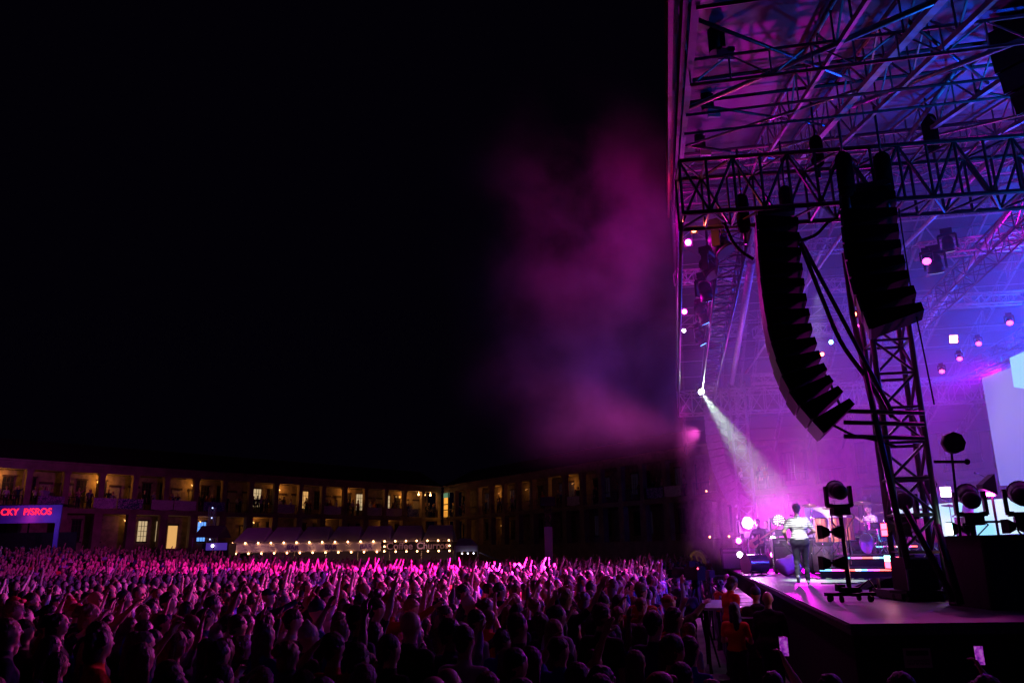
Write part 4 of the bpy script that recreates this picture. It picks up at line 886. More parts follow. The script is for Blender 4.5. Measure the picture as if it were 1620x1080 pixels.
def stand_legs(par, c, h, r_=.25):
    m_ = MB(); 
    for g in range(3): a = g*2.1+.4; m_.cyl((c[0], c[1], h*.6), (c[0]+r_*math.cos(a), c[1]+r_*math.sin(a), .01), .012, n=5)
    m_.cyl((c[0], c[1], h*.3), (c[0], c[1], h), .014, n=6); m_.build('stand', CHR, par)
kb = aty(1372, 872, 24); kb.z = 2.22
kit = thing('drum_kit', 'large drum kit with tall amber shells and cymbals on the riser', 'drum kit', kb, -.2)
for x, y, z0, z1, r_, sh in ((-1.25, -.2, .35, 1.05, .19, SHELL), (-.85, -.35, .35, 1.05, .17, SHELL), (-.50, -.3, .4, 1.05, .15, SHELL), (.55, .0, .35, .85, .2, SHELLT), (.95, .1, .3, .8, .22, SHELLT), (.25, -.35, .7, .88, .18, SHELLB), (1.5, .1, .4, .9, .17, SHELLT)):
    drum(kit, (x, y, z0), (x, y, z1), r_, sh); stand_legs(kit, (x, y), z0+.02)
drum(kit, (0, -.05, .3), (-.35, .42, .3), .3, SHELLB)
for x, y, z, t_ in ((-1.45, .1, 1.45, .25), (-.7, .3, 1.55, -.2), (.1, .35, 1.5, .3), (.75, .35, 1.45, .2), (1.3, .3, 1.35, -.15), (1.75, 0, 1.25, .2), (-1.0, -.5, 1.32, .2), (.45, -.5, 1.15, .1)): cymbal(kit, (x, y, z), .22 + .05*(x > 0), t_, 0)
MB().box((-.95, .6, .95), (1.2, .04, .9)).build('back_board', mat('white_acrylic', (.8, .78, .85), .3), kit)
for x in (-1.6, -.3, .9, 1.6): mk = MB(); mk.cyl((x, -.6, 0), (x+.1, -.55, 1.35), .01, n=5); mk.cyl((x+.1, -.55, 1.35), (x-.3, -.3, 1.45), .01, n=5); mk.cyl((x-.3, -.3, 1.45), (x-.42, -.22, 1.42), .025, n=8); mk.build('microphone', CHR, kit)
spot('kit_light', kb + Vector((-2.5, -1.0, 2.6)), kb + Vector((-.3, 0, .8)), (1, .65, 1), 1300, 60, .8)
kb2 = aty(1505, 880, 22.3); kb2.z = 2.22
kit2 = thing('percussion_set', 'percussion rig with congas and cymbals seen through the tower', 'percussion', kb2, -.1)
for x, sh in ((-1.1, SHELL), (-.75, SHELL), (-.3, mat('red_shell', (.5, .04, .02), .3)), (.4, SHELL)): drum(kit2, (x, 0, .3), (x, 0, .95), .16, sh); stand_legs(kit2, (x, 0), .32)
for x, z in ((-1.3, 1.35), (-.4, 1.45), (.3, 1.3), (.9, 1.4)): cymbal(kit2, (x, .35, z), .22, .2, 0)
# bass drum lying at the stage edge
q = aty(1196, 905, 24.5); q.z = DECK
bd = thing('bass_drum', 'single bass drum with white skin lying at the stage edge', 'drum', q, .25)
drum(bd, (-.32, 0, .32), (.32, .05, .32), .28, SHELLB); MB().cyl((.2, -.15, .08), (.3, -.25, 0), .015).cyl((.2, .15, .08), (.3, .25, 0), .015).cyl((-.2, -.15, .08), (-.3, -.25, 0), .015).cyl((-.2, .15, .08), (-.3, .25, 0), .015).build('spurs', CHR, bd)
# wedge monitor, dark case on dolly, draped case
q = aty(1402, 925, 14.7); q.z = DECK
wd_ = thing('floor_monitor', 'long low black monitor wedge on the deck left of the tower', 'monitor speaker', q, .1)
MB().hexa([(-.55, -.25, .08), (.55, -.25, .08), (.55, .25, .08), (-.55, .25, .08), (-.1, -.2, .26), (.52, -.2, .28), (.52, .2, .28), (-.1, .2, .26)]).build('cabinet', BLKM, wd_)
for x in (-.4, .4):
    for y in (-.2, .2): MB().cyl((x-.03, y, .04), (x+.03, y, .04), .04, .04, 10).build('foot', RUB, wd_)
q = aty(1452, 940, 12.7); q.z = DECK
cs = thing('flight_case', 'dark case on a wheeled dolly behind the foot of the tower', 'case', q, .05)
MB().box((0, 0, .40), (.5, .45, .48)).box((0, 0, .13), (.62, .5, .04)).build('box', BLK, cs); mb = MB()
for x in (-.25, .25): mb.box((x*.98, -.228, .4), (.03, .012, .48))
mb.box((0, -.228, .63), (.5, .012, .03)); mb.build('trim', ALU, cs)
for x in (-.26, .26):
    for y in (-.2, .2): MB().cyl((x-.02, y, .05), (x+.02, y, .05), .05, .05, 10).cyl((x, y, .05), (x, y, .12), .012).build('wheel', RUB, cs)
q = aty(1595, 940, 11.2); q.z = DECK
dc = thing('draped_case', 'tall case draped in black mesh at the right edge of the stage', 'case', q, .0)
mb = MB(); nn_ = 16; hz = aty(1595, 846, 11.2).z - DECK; dpth = 1.1; ww = 1.05
rings = []
for j in range(6):
    z = hz*(1 - j/5) ; ring = []
    for i in range(40):
        a = i/40*4; sd_ = int(a); f = a-sd_; cn = [(-ww/2, -dpth/2), (ww/2, -dpth/2), (ww/2, dpth/2), (-ww/2, dpth/2)]
        x = cn[sd_][0]*(1-f) + cn[(sd_+1) % 4][0]*f; y = cn[sd_][1]*(1-f) + cn[(sd_+1) % 4][1]*f; k = 1 + .02*j/5*math.sin(i*2.3) + .015*j/5*math.sin(i*5.1+j)
        ring.append(len(mb.v)); mb.v.append((x*k, y*k, max(z, .001)))
    rings.append(ring)
for ra, rb in zip(rings[:-1], rings[1:]):
    for i in range(40): mb.f.append((ra[i], rb[i], rb[(i+1) % 40], ra[(i+1) % 40])); mb.m.append(0); mb.sm.append(True)
mb.f.append(tuple(reversed(rings[0]))); mb.m.append(0); mb.sm.append(False); mb.build('drape', mat('black_mesh_drape', (.02, .018, .03), .8, var=.4, scale=40, bump=.2), dc)
mb = MB()
for x in (-.1, .05, .3): mb.tube([Vector((x, -.56, hz)), Vector((x-.05, -.585, hz*.7)), Vector((x-.12, -.59, hz*.35)), Vector((x+.1, -.6, .02))], .012, 5)
mb.build('cables', RUB, dc)
# things at mid stage: keyboard, amps, racks, mic stands, cables
def amp(x, y, Y, w_, h_, label, cat='amplifier', matl=BLK):
    q = aty(x, y, Y); q.z = DECK; th = thing('amplifier', label, cat, q, -.15, group='amplifiers on the stage')
    MB().box((0, 0, h_/2+.03), (w_, .4, h_)).build('cabinet', matl, th); MB().box((0, -.205, h_*.42), (w_*.85, .015, h_*.7)).box((0, -.21, h_*.92), (w_*.85, .02, h_*.10)).build('grille', mat('amp_grille', (.16, .13, .15), .8, var=.4, scale=60), th)
    for sx in (-1, 1): MB().box((sx*w_*.4, 0, .015), (.06, .3, .03)).build('foot', RUB, th)
amp(1240, 896, 25.5, .6, 1.05, 'grey fronted amplifier left of the singer'); amp(1253, 890, 27, .55, .8, 'lower amplifier half hidden by the left side of the singer'); amp(1300, 888, 25, .7, 1.05, 'amplifier just right of the singer near the pink lamp'); amp(1158, 890, 30.5, .75, .75, 'amplifier at the far stage edge left of the magenta strobe')
q = aty(1248, 905, 23.5); q.z = DECK; pbg = thing('plastic_bag', 'crumpled clear plastic cover lying left of the singer', 'cover', q)
me_ = MB().ball((0, 0, .28), .34, 14, 9, (1, .8, .85)); me_.v = [(x + .06*math.sin(9*y+z*14), y + .05*math.sin(11*x+7*z), max(.002, z + .05*math.sin(13*x+5*y))) for x, y, z in me_.v]; me_.build('sheet', mat('clear_plastic', (.5, .45, .55), .2), pbg)
q = aty(1262, 880, 25); q.z = DECK; kbd = thing('keyboard', 'keyboard on a stand between the guitarists and the singer', 'keyboard', q, -.1)
MB().box((0, 0, .95), (1.1, .3, .09)).build('case', BLK, kbd); mb = MB()
for i in range(26): mb.box((-.5+i*.04, -.05, 1.0), (.034, .16, .015))
mb.build('keys', mat('ivory_keys', (.8, .8, .78), .3), kbd); MB().cyl((-.4, 0, .9), (.4, 0, 0), .02).cyl((.4, 0, .9), (-.4, 0, 0), .02).build('stand', BLK, kbd)
for x, yb, Y, h_, lab in ((1284, 905, 21.5, 1.45, 'thin microphone stand just right of the singer'), (1262, 900, 24, 1.3, 'microphone stand behind the singer'), (1205, 905, 24.3, 1.4, 'microphone stand in front of the guitarist'), (1582, 850, 21, 1.6, 'microphone stand on the riser near the right edge')):
    q = aty(x, yb, Y); q.z = DECK if yb > 860 else 2.5; th = thing('microphone_stand', lab, 'microphone stand', q, group='microphone stands')
    MB().cyl((0, 0, 0), (0, 0, .02), .14, .14, 14).cyl((0, 0, .02), (0, 0, h_), .012).build('stand', BLK, th); MB().cyl((0, 0, h_), (-.35, -.1, h_+.15), .01).cyl((-.35, -.1, h_+.15), (-.46, -.13, h_+.17), .022, .03, 8).build('boom', BLK, th)
rb_ = random.Random(3)
for (x, y, Y, lab) in ((1300, 922, 17.6, 'tangle of black cable on the deck right of the singer'), (1380, 940, 13.2, 'black cable trailing from the wheeled stand to the tower'), (1290, 915, 20, 'loose cables at the foot of the riser')):
    q = atz(x, y, DECK+.015); pts = [Vector((0, 0, 0))]
    for i in range(26): pts.append(pts[-1] + Vector((rb_.uniform(-.05, .13), rb_.uniform(-.12, .12), 0)))
    tag(MB().tube(pts, .014, 5).build('deck_cable', RUB, None, q), lab, 'cable')

# ------------------------------------------------------------------ the pit: barriers, subwoofers, cameras
GBAR = mat('barrier_aluminium', (.5, .5, .52), .35, .6, var=.2)
def fence_x(y): return max(1.0 + .2084*(y-9.2), .196*y)
bar_me = None
def barrier(p, rz_, label):
    global bar_me
    if bar_me is None:
        f = MB(); f.cyl((-.58, 0, 0), (-.58, 0, 1.2), .025); f.cyl((.58, 0, 0), (.58, 0, 1.2), .025); f.cyl((-.58, 0, 1.2), (.58, 0, 1.2), .03); f.cyl((-.58, 0, .1), (.58, 0, .1), .02); f.cyl((-.58, 0, .62), (.58, 0, .62), .018)
        for g in (-.45, .45): f.cyl((g, 0, 1.1), (g, .75, .03), .022)
        s_ = MB()
        for i in range(15): s_.cyl((-.52+i*.0743, 0, .1), (-.52+i*.0743, 0, 1.18), .008, n=4)
        k_ = MB().box((0, .38, .04), (1.14, .78, .03))
        bar_me = (f.mesh('frame', GBAR), s_.mesh('grille', GBAR), k_.mesh('step_plate', GBAR))
    th = thing('crowd_barrier', label, 'barrier', p, rz_, group='crowd barriers along the pit')
    for me, nm in zip(bar_me, ('frame', 'grille', 'step_plate')):
        o = bpy.data.objects.new(nm, me); COL.objects.link(o); o.parent = th
ang_b = math.atan2(U.y, U.x); nb_ = 0; yb_ = 17.5; BP = []
ORD = ['nearest', 'second', 'third', 'fourth', 'fifth', 'sixth', 'seventh', 'eighth', 'ninth', 'tenth', 'eleventh', 'twelfth', 'thirteenth', 'fourteenth', 'fifteenth', 'sixteenth', 'seventeenth', 'eighteenth']
while yb_ < 36.5: BP.append(yb_); yb_ += 1.16*.979
for i, y in enumerate(BP):
    e = ORD[i] + ' barrier from the camera in the line between crowd and pit'
    barrier((fence_x(y), y, 0), ang_b, e)
for i in range(2): q = Vector((fence_x(36.6)+.65+1.17*i, 37.2, 0)); barrier(q, math.pi, ('left' if i == 0 else 'right') + ' one of two violet lit barriers closing the far end of the pit')
# subwoofers in a row below the stage front
SUB = mat('subwoofer_black', (.02, .018, .022), .6, var=.3, scale=20)
for i in range(9):
    t_ = 5.4 + i*1.35; q = S(-.62, t_, 0)
    for lv in range(2):
        lab = ('top' if lv else 'bottom') + ' black subwoofer box, ' + ['nearest', 'second', 'third', 'fourth', 'fifth', 'sixth', 'seventh', 'eighth', 'farthest'][i] + ' stack from the camera, under the stage front'
        th = thing('subwoofer', lab, 'subwoofer', (q.x, q.y, .02 + lv*.66), ANG, group='subwoofers below the stage front')
        MB().box((0, 0, .32), (.7, 1.25, .63)).build('cabinet', SUB, th); MB().box((-.356, 0, .32), (.012, 1.15, .55)).build('grille', GRIL, th)
q = aty(1185, 945, 14.6); th = thing('road_case', 'small case with white lit lid behind the lower orange shirted guard', 'case', (q.x, 14.9, 0), ANG)
MB().box((0, 0, .70), (.55, .6, 1.38)).build('body', BLK, th); MB().box((0, 0, 1.41), (.57, .62, .03)).build('lid', mat('white_lid', (.8, .8, .8), .4), th)
q = aty(1140, 925, 17); th = thing('pit_desk', 'narrow dark desk with pale edge between the camera and the stage', 'desk', (q.x, 17.2, 0), ANG)
MB().box((0, 0, 1.32), (.7, 2.4, .05)).build('top', mat('grey_desk_top', (.2, .2, .24), .3), th)
for sx in (-.3, .3):
    for sy in (-1.1, 1.1): MB().box((sx, sy, .65), (.05, .05, 1.3)).build('leg', BLK, th)
# broadcast camera on tripod
q = aty(1103, 960, 17.5); cb = thing('broadcast_camera', 'broadcast camera with long lens on a tripod in the pit', 'camera', (q.x, 17.5, 0), .35)
MB().box((0, 0, 1.95), (.2, .5, .28)).box((0, .05, 2.15), (.06, .4, .05)).build('body', BLK, cb); MB().cyl((0, .25, 1.95), (0, .75, 1.95), .09, .12, 14).build('lens', BLK, cb); MB().box((-.16, -.12, 2.14), (.16, .12, .12)).build('viewfinder', BLK, cb)
MB().cyl((.1, -.25, 1.8), (.2, -.75, 1.55), .015).build('pan_handle', BLK, cb)
for a in (0.3, 2.4, 4.5): MB().cyl((0, 0, 1.75), (.6*math.cos(a), .6*math.sin(a), .01), .03, .02).build('leg', BLK, cb)
MB().cyl((0, 0, 1.68), (0, 0, 1.82), .1, .08, 12).build('tripod_head', BLK, cb)
MB().ball((-.09, -.27, 2.05), .02, 6, 4).build('tally_lamp', emi('tally_red', (1, .05, .1), 8), cb)
q = aty(1122, 905, 23); cb2 = thing('broadcast_camera', 'second smaller camera rig on a pole farther down the pit', 'camera', (q.x, 23, 0), .2)
MB().box((0, 0, 1.75), (.16, .36, .2)).build('body', BLK, cb2); MB().cyl((0, .2, 1.75), (0, .45, 1.75), .06, .08, 12).build('lens', BLK, cb2); MB().cyl((0, 0, 0), (0, 0, 1.66), .025).cyl((0, 0, 0), (0, 0, .02), .25, .25, 12).build('stand', BLK, cb2)
# trackway in the pit
struct(prism(MB(), [Vector((fence_x(6)+.5, 6, 0)), Vector((fence_x(6)+2.4, 6, 0)), Vector((fence_x(36)+2.4, 36, 0)), Vector((fence_x(36)+.5, 36, 0))], .0, .02).build('pit_floor_path', mat('worn_trackway', (.22, .19, .2), .6, var=.4, scale=2)))
# small roof-lit white speck lamps on fly bars behind the tower are part of the roof above
# ------------------------------------------------------------------ people: bodies are signed distance fields meshed as one surface
def surface_nets(D, org, h):
    s = D < 0
    nx_, ny_, nz_ = D.shape
    c = np.zeros((nx_-1, ny_-1, nz_-1), np.int8)
    for i in (0, 1):
        for j in (0, 1):
            for k in (0, 1): c += s[i:nx_-1+i, j:ny_-1+j, k:nz_-1+k]
    act = (c > 0) & (c < 8); idx = -np.ones(c.shape, np.int32); I = np.argwhere(act); idx[act] = np.arange(len(I))
    acc = np.zeros((len(I), 3)); cnt = np.zeros(len(I))
    cor = [(i, j, k) for i in (0, 1) for j in (0, 1) for k in (0, 1)]
    dv = {q: D[I[:, 0]+q[0], I[:, 1]+q[1], I[:, 2]+q[2]] for q in cor}
    for a in cor:
        for ax in range(3):
            if a[ax] == 0:
                b = list(a); b[ax] = 1; b = tuple(b); da, db = dv[a], dv[b]; m_ = (da < 0) != (db < 0)
                t = np.where(m_, da/np.where(m_, da-db, 1), 0); p = np.array(a, float)[None].repeat(len(I), 0); p[:, ax] += t
                acc[m_] += p[m_]; cnt[m_] += 1
    v = (I + acc/cnt[:, None])*h + org; Q = []
    for ax in range(3):
        sl0 = [slice(None)]*3; sl1 = [slice(None)]*3; sl0[ax] = slice(0, -1); sl1[ax] = slice(1, None)
        a, b = s[tuple(sl0)], s[tuple(sl1)]; e = np.argwhere(a != b); o1, o2 = [q for q in range(3) if q != ax]
        e = e[(e[:, o1] > 0) & (e[:, o2] > 0)]; e = e[(e[:, o1] < D.shape[o1]-1) & (e[:, o2] < D.shape[o2]-1)]
        def g(d1, d2):
            q = e.copy(); q[:, o1] -= d1; q[:, o2] -= d2; return idx[q[:, 0], q[:, 1], q[:, 2]]
        q = np.stack([g(1, 1), g(0, 1), g(0, 0), g(1, 0)], 1); fl = s[e[:, 0], e[:, 1], e[:, 2]]
        if ax == 1: fl = ~fl
        q[~fl] = q[~fl][:, ::-1]; Q.append(q)
    return v, np.concatenate(Q)
def cap_d(P, a, b, ra, rb):
    a = np.array(a, float); b = np.array(b, float); ba = b-a; L = ba @ ba + 1e-12; pa = P-a
    t = np.clip((pa @ ba)/L, 0, 1); return np.linalg.norm(pa - t[..., None]*ba, axis=-1) - (ra + (rb-ra)*t)
def ell_d(P, c, r):
    r = np.array(r, float); q = (P-np.array(c, float)); k0 = np.linalg.norm(q/r, axis=-1); k1 = np.linalg.norm(q/(r*r), axis=-1) + 1e-9; return k0*(k0-1)/k1
def field(prims, h, pad=.03):
    lo = np.full(3, 9.); hi = np.full(3, -9.)
    for p in prims:
        if p[-1] == 'cut': continue
        if p[0] == 'c': rr = max(p[3], p[4]); pts = (p[1], p[2])
        else: rr = max(p[2]); pts = (p[1],)
        for q in pts: lo = np.minimum(lo, np.array(q)-rr); hi = np.maximum(hi, np.array(q)+rr)
    lo -= pad; hi += pad; n_ = np.ceil((hi-lo)/h).astype(int)+1; D = np.ones(n_, np.float32); ax = [lo[i] + h*np.arange(n_[i]) for i in range(3)]
    for p in prims:
        if p[0] == 'c': rr = max(p[3], p[4]); a, b = np.minimum(p[1], p[2])-rr, np.maximum(p[1], p[2])+rr
        else: rr = max(p[2]); a = np.array(p[1])-rr; b = np.array(p[1])+rr
        k = p[-2]; a = a-k-2*h; b = b+k+2*h
        i0 = np.maximum(np.floor((a-lo)/h).astype(int), 0); i1 = np.minimum(np.ceil((b-lo)/h).astype(int)+1, n_)
        if (i1 <= i0).any(): continue
        G = np.stack(np.meshgrid(*[ax[i][i0[i]:i1[i]] for i in range(3)], indexing='ij'), -1)
        d = cap_d(G, *p[1:5]) if p[0] == 'c' else ell_d(G, p[1], p[2])
        sl = tuple(slice(i0[i], i1[i]) for i in range(3)); o = D[sl]
        if p[-1] == 'cut':
            D[sl] = np.maximum(o, -d)
        else:
            hh_ = np.clip(.5 + .5*(o-d)/k, 0, 1); D[sl] = o*(1-hh_) + d*hh_ - k*hh_*(1-hh_)
    return D, lo
def nrm(v): v = np.array(v, float); return v/(np.linalg.norm(v)+1e-9)
def rotz2(v, a): c, s = math.cos(a), math.sin(a); return np.array([v[0]*c - v[1]*s, v[0]*s + v[1]*c, v[2]])
def rotx2(v, a): c, s = math.cos(a), math.sin(a); return np.array([v[0], v[1]*c - v[2]*s, v[1]*s + v[2]*c])
def hand(pr, wr, d, n, side, curl=.5):
    """palm and five fingers; d forward along the palm, n the way the fingers curl, side towards the thumb"""
    d = nrm(d); n = nrm(np.array(n) - np.dot(n, d)*d); sd = np.cross(d, n)*side; wr = np.array(wr)
    kn = wr + d*.085
    for o in (-.027, -.009, .009, .027): pr.append(('c', wr + sd*o*.7 + d*.015, kn + sd*o, .0155, .0125, .01, 'skin'))
    for o, L in ((.030, .072), (.010, .082), (-.010, .077), (-.030, .060)):
        b = kn + sd*o; a1 = curl*.6; q = b + (d*math.cos(a1) + n*math.sin(a1))*L*.5; a2 = curl*1.5; e = q + (d*math.cos(a2) + n*math.sin(a2))*L*.5
        pr.append(('c', b, q, .0105, .0095, .004, 'skin')); pr.append(('c', q, e, .0095, .008, .003, 'skin'))
    b = wr + d*.025 + sd*.032; q = b + nrm(d*.6 + sd*.75 + n*.15)*.04; pr.append(('c', wr+d*.01+sd*.015, b, .016, .014, .008, 'skin')); pr.append(('c', b, q, .0125, .0115, .004, 'skin')); pr.append(('c', q, q + nrm(d*.85 + sd*.3 + n*.25)*.032, .011, .009, .003, 'skin'))
def person_prims(arms, legs='stand', sleeve='short', head=(0, 0), lean=0.0, bulk=1.0, coat=False, curl=.5, crouch=0.0, female=False):
    pr = []; B = bulk; hips = .92 - crouch
    def L_(v, z0=1.0):                     # lean the upper body forward
        v = np.array(v, float); return rotx2(v - np.array([0, 0, z0]), -lean) + np.array([0, 0, z0 - crouch]) if lean or crouch else v
    sw = .17 if female else .185
    pr.append(('c', (-.075, 0, hips), (.075, 0, hips), .118*B, .118*B, .03, 'trousers'))
    pr.append(('c', L_((-.05, .0, 1.0)), L_((.05, 0, 1.0)), .115*B, .115*B, .03, 'top'))
    pr.append(('c', L_((-.04, .01, 1.12)), L_((.04, .01, 1.12)), .108*B, .108*B, .04, 'top'))
    pr.append(('c', L_((-.075, .0, 1.27)), L_((.075, 0, 1.27)), .118*B, .118*B, .04, 'top'))
    pr.append(('c', L_((-sw*.78, -.01, 1.385)), L_((sw*.78, -.01, 1.385)), .066*B, .066*B, .05, 'top'))
    pr.append(('c', L_((0, -.02, 1.40)), L_((0, 0, 1.47)), .07, .062, .03, 'top'))
    pr.append(('c', L_((0, -.01, 1.42)), L_((0, .012, 1.56)), .056, .053, .02, 'skin'))
    if coat: pr.append(('c', L_((-.09, -.02, hips+.02)), L_((.09, -.02, hips+.02)), .135*B, .135*B, .04, 'top')); pr.append(('c', L_((-.06, -.05, 1.44)), L_((.06, -.05, 1.44)), .05, .05, .03, 'top'))
    hy, hp = head; N0 = np.array([0, .005, 1.53])
    def Hd(v): v = np.array(v, float) - N0; v = rotz2(rotx2(v, hp), hy); return L_(v + N0)
    hs = [('e', (0, .012, 1.655), (.076, .093, .102)), ('e', (0, -.02, 1.665), (.078, .085, .092))]
    for t_, c, r in hs: pr.append(('e', Hd(c), r, .03, 'skin'))
    pr.append(('c', Hd((0, .045, 1.60)), Hd((0, .062, 1.575)), .055, .038, .03, 'skin'))
    pr.append(('c', Hd((-.03, .088, 1.682)), Hd((.03, .088, 1.682)), .014, .014, .012, 'skin'))
    for g in (-1, 1):
        pr.append(('e', Hd((g*.030, .100, 1.660)), (.013, .010, .008), .001, 'cut')); pr.append(('e', Hd((g*.030, .092, 1.660)), (.011, .011, .009), .003, 'eye'))
        pr.append(('e', Hd((g*.080, -.002, 1.645)), (.010, .018, .030), .006, 'skin')); pr.append(('e', Hd((g*.035, .075, 1.625)), (.022, .02, .02), .015, 'skin'))
    pr.append(('c', Hd((0, .098, 1.665)), Hd((0, .118, 1.632)), .009, .014, .008, 'skin'))
    pr.append(('c', Hd((-.02, .093, 1.600)), Hd((.02, .093, 1.600)), .009, .009, .005, 'skin'))
    # legs
    stance = {'stand': [((-.1, .015, .50), (-.11, -.02, .09)), ((.1, .015, .50), (.11, -.02, .09))],
              'walk': [((-.10, .05, .50), (-.11, -.17, .19)), ((.09, .12, .50), (.10, .19, .09))],
              'wide': [((-.15, .05, .50), (-.2, .0, .09)), ((.15, .05, .50), (.21, .02, .09))],
              'sit': [((-.13, .42, hips+.02), (-.13, .46, .09)), ((.13, .42, hips+.02), (.15, .40, .09))]}[legs]
    for g, (kn, an) in zip((-1, 1), stance):
        kn = (kn[0], kn[1], kn[2] - (crouch*.4 if legs != 'sit' else 0))
        pr.append(('c', (g*.088, 0, hips-.02), kn, .090*B, .062, .03, 'trousers')); pr.append(('c', kn, an, .062, .045, .02, 'trousers'))
        pr.append(('c', (kn[0]*.5+an[0]*.5, kn[1]*.5+an[1]*.5-.02, kn[2]*.55+an[2]*.45), an, .058, .052, .02, 'trousers'))
        if legs == 'walk' and g < 0: pr.append(('c', (an[0], an[1]-.04, an[2]-.02), (an[0], an[1]+.10, an[2]-.13), .040, .034, .01, 'shoe'))
        else: pr.append(('c', (an[0], an[1]-.035, .045), (an[0]+g*.015, an[1]+.16, .040), .043, .036, .012, 'shoe'))
    for g, (el, wr, hn, pd) in zip((-1, 1), arms):
        sh = L_((g*sw, -.005, 1.385)); el = np.array(L_(el)); wr = np.array(L_(wr))
        up = .058 if sleeve != 'bare' else .047
        pr.append(('c', sh, sh*.4 + el*.6, up*B, .050*B if sleeve != 'bare' else .042, .025, 'top' if sleeve != 'bare' else 'skin'))
        if sleeve == 'long': pr.append(('c', sh*.4+el*.6, el, .048, .047, .02, 'top')); pr.append(('c', el, el*.12 + wr*.88, .047, .036, .02, 'top')); pr.append(('c', el*.2+wr*.8, wr, .026, .024, .008, 'skin'))
        else: pr.append(('c', sh*.45+el*.55, el, .040, .038, .004, 'skin')); pr.append(('c', el, wr, .040, .0255, .015, 'skin')); pr.append(('c', el*.75+wr*.25, el*.5+wr*.5, .041, .034, .02, 'skin'))
        hand(pr, wr, nrm(wr-el)*.8 + nrm(hn)*.4 if hn is not None else wr-el, pd, -g, curl)
    return pr, Hd
LAB = {'skin': 0, 'top': 1, 'trousers': 2, 'shoe': 3, 'eye': 4}
M_EYE = mat('eye_dark', (.03, .02, .02), .2)
def mesh_np(name, v, q, mats, mi=None, smooth=True):
    me = bpy.data.meshes.new(name); nv, nq = len(v), len(q); me.vertices.add(nv); me.vertices.foreach_set('co', np.asarray(v, np.float32).ravel())
    me.loops.add(nq*4); me.polygons.add(nq); me.loops.foreach_set('vertex_index', q.astype(np.int32).ravel())
    me.polygons.foreach_set('loop_start', np.arange(0, nq*4, 4, dtype=np.int32))
    for m_ in mats: me.materials.append(m_)
    if mi is not None: me.polygons.foreach_set('material_index', np.asarray(mi, np.int32))
    me.polygons.foreach_set('use_smooth', np.full(nq, smooth)); me.update(calc_edges=True); me.validate(); return me
def body_mesh(pr, h, seed=0, mats=None, fold=.006):
    D, lo = field(pr, h)
    # folds in the cloth
    v, q = surface_nets(D, lo, h)
    best = np.full(len(v), 9.); lab = np.zeros(len(v), int)
    for p in pr:
        if p[-1] == 'cut': continue
        d = cap_d(v, *p[1:5]) if p[0] == 'c' else ell_d(v, p[1], p[2])
        m_ = d < best; best[m_] = d[m_]; lab[m_] = LAB[p[-1]]
    fl = np.round(np.median(lab[q], axis=1)).astype(int)
    cl = (lab == 1) | (lab == 2); r_ = np.random.default_rng(seed); ph = r_.uniform(0, 6, 6)
    nse = np.sin(v[:, 2]*42 + 9*v[:, 0] + ph[0] + 2*np.sin(v[:, 1]*20+ph[1])) + .7*np.sin(v[:, 2]*71 - v[:, 0]*33 + ph[2]) + .6*np.sin(v[:, 0]*50 + v[:, 1]*40 + v[:, 2]*15 + ph[3])
    ctr_ = v - np.array([0, 0, 0]); nn2 = np.stack([v[:, 0], v[:, 1], 0*v[:, 0]], 1); nn2 /= (np.linalg.norm(nn2, axis=1, keepdims=True)+.02)
    v = v + nn2*(nse*fold*.5*cl)[:, None]
    return mesh_np('body', v, q, mats or [M_SKIN, M_TOP, M_TROU, M_SHOE, M_EYE], fl)
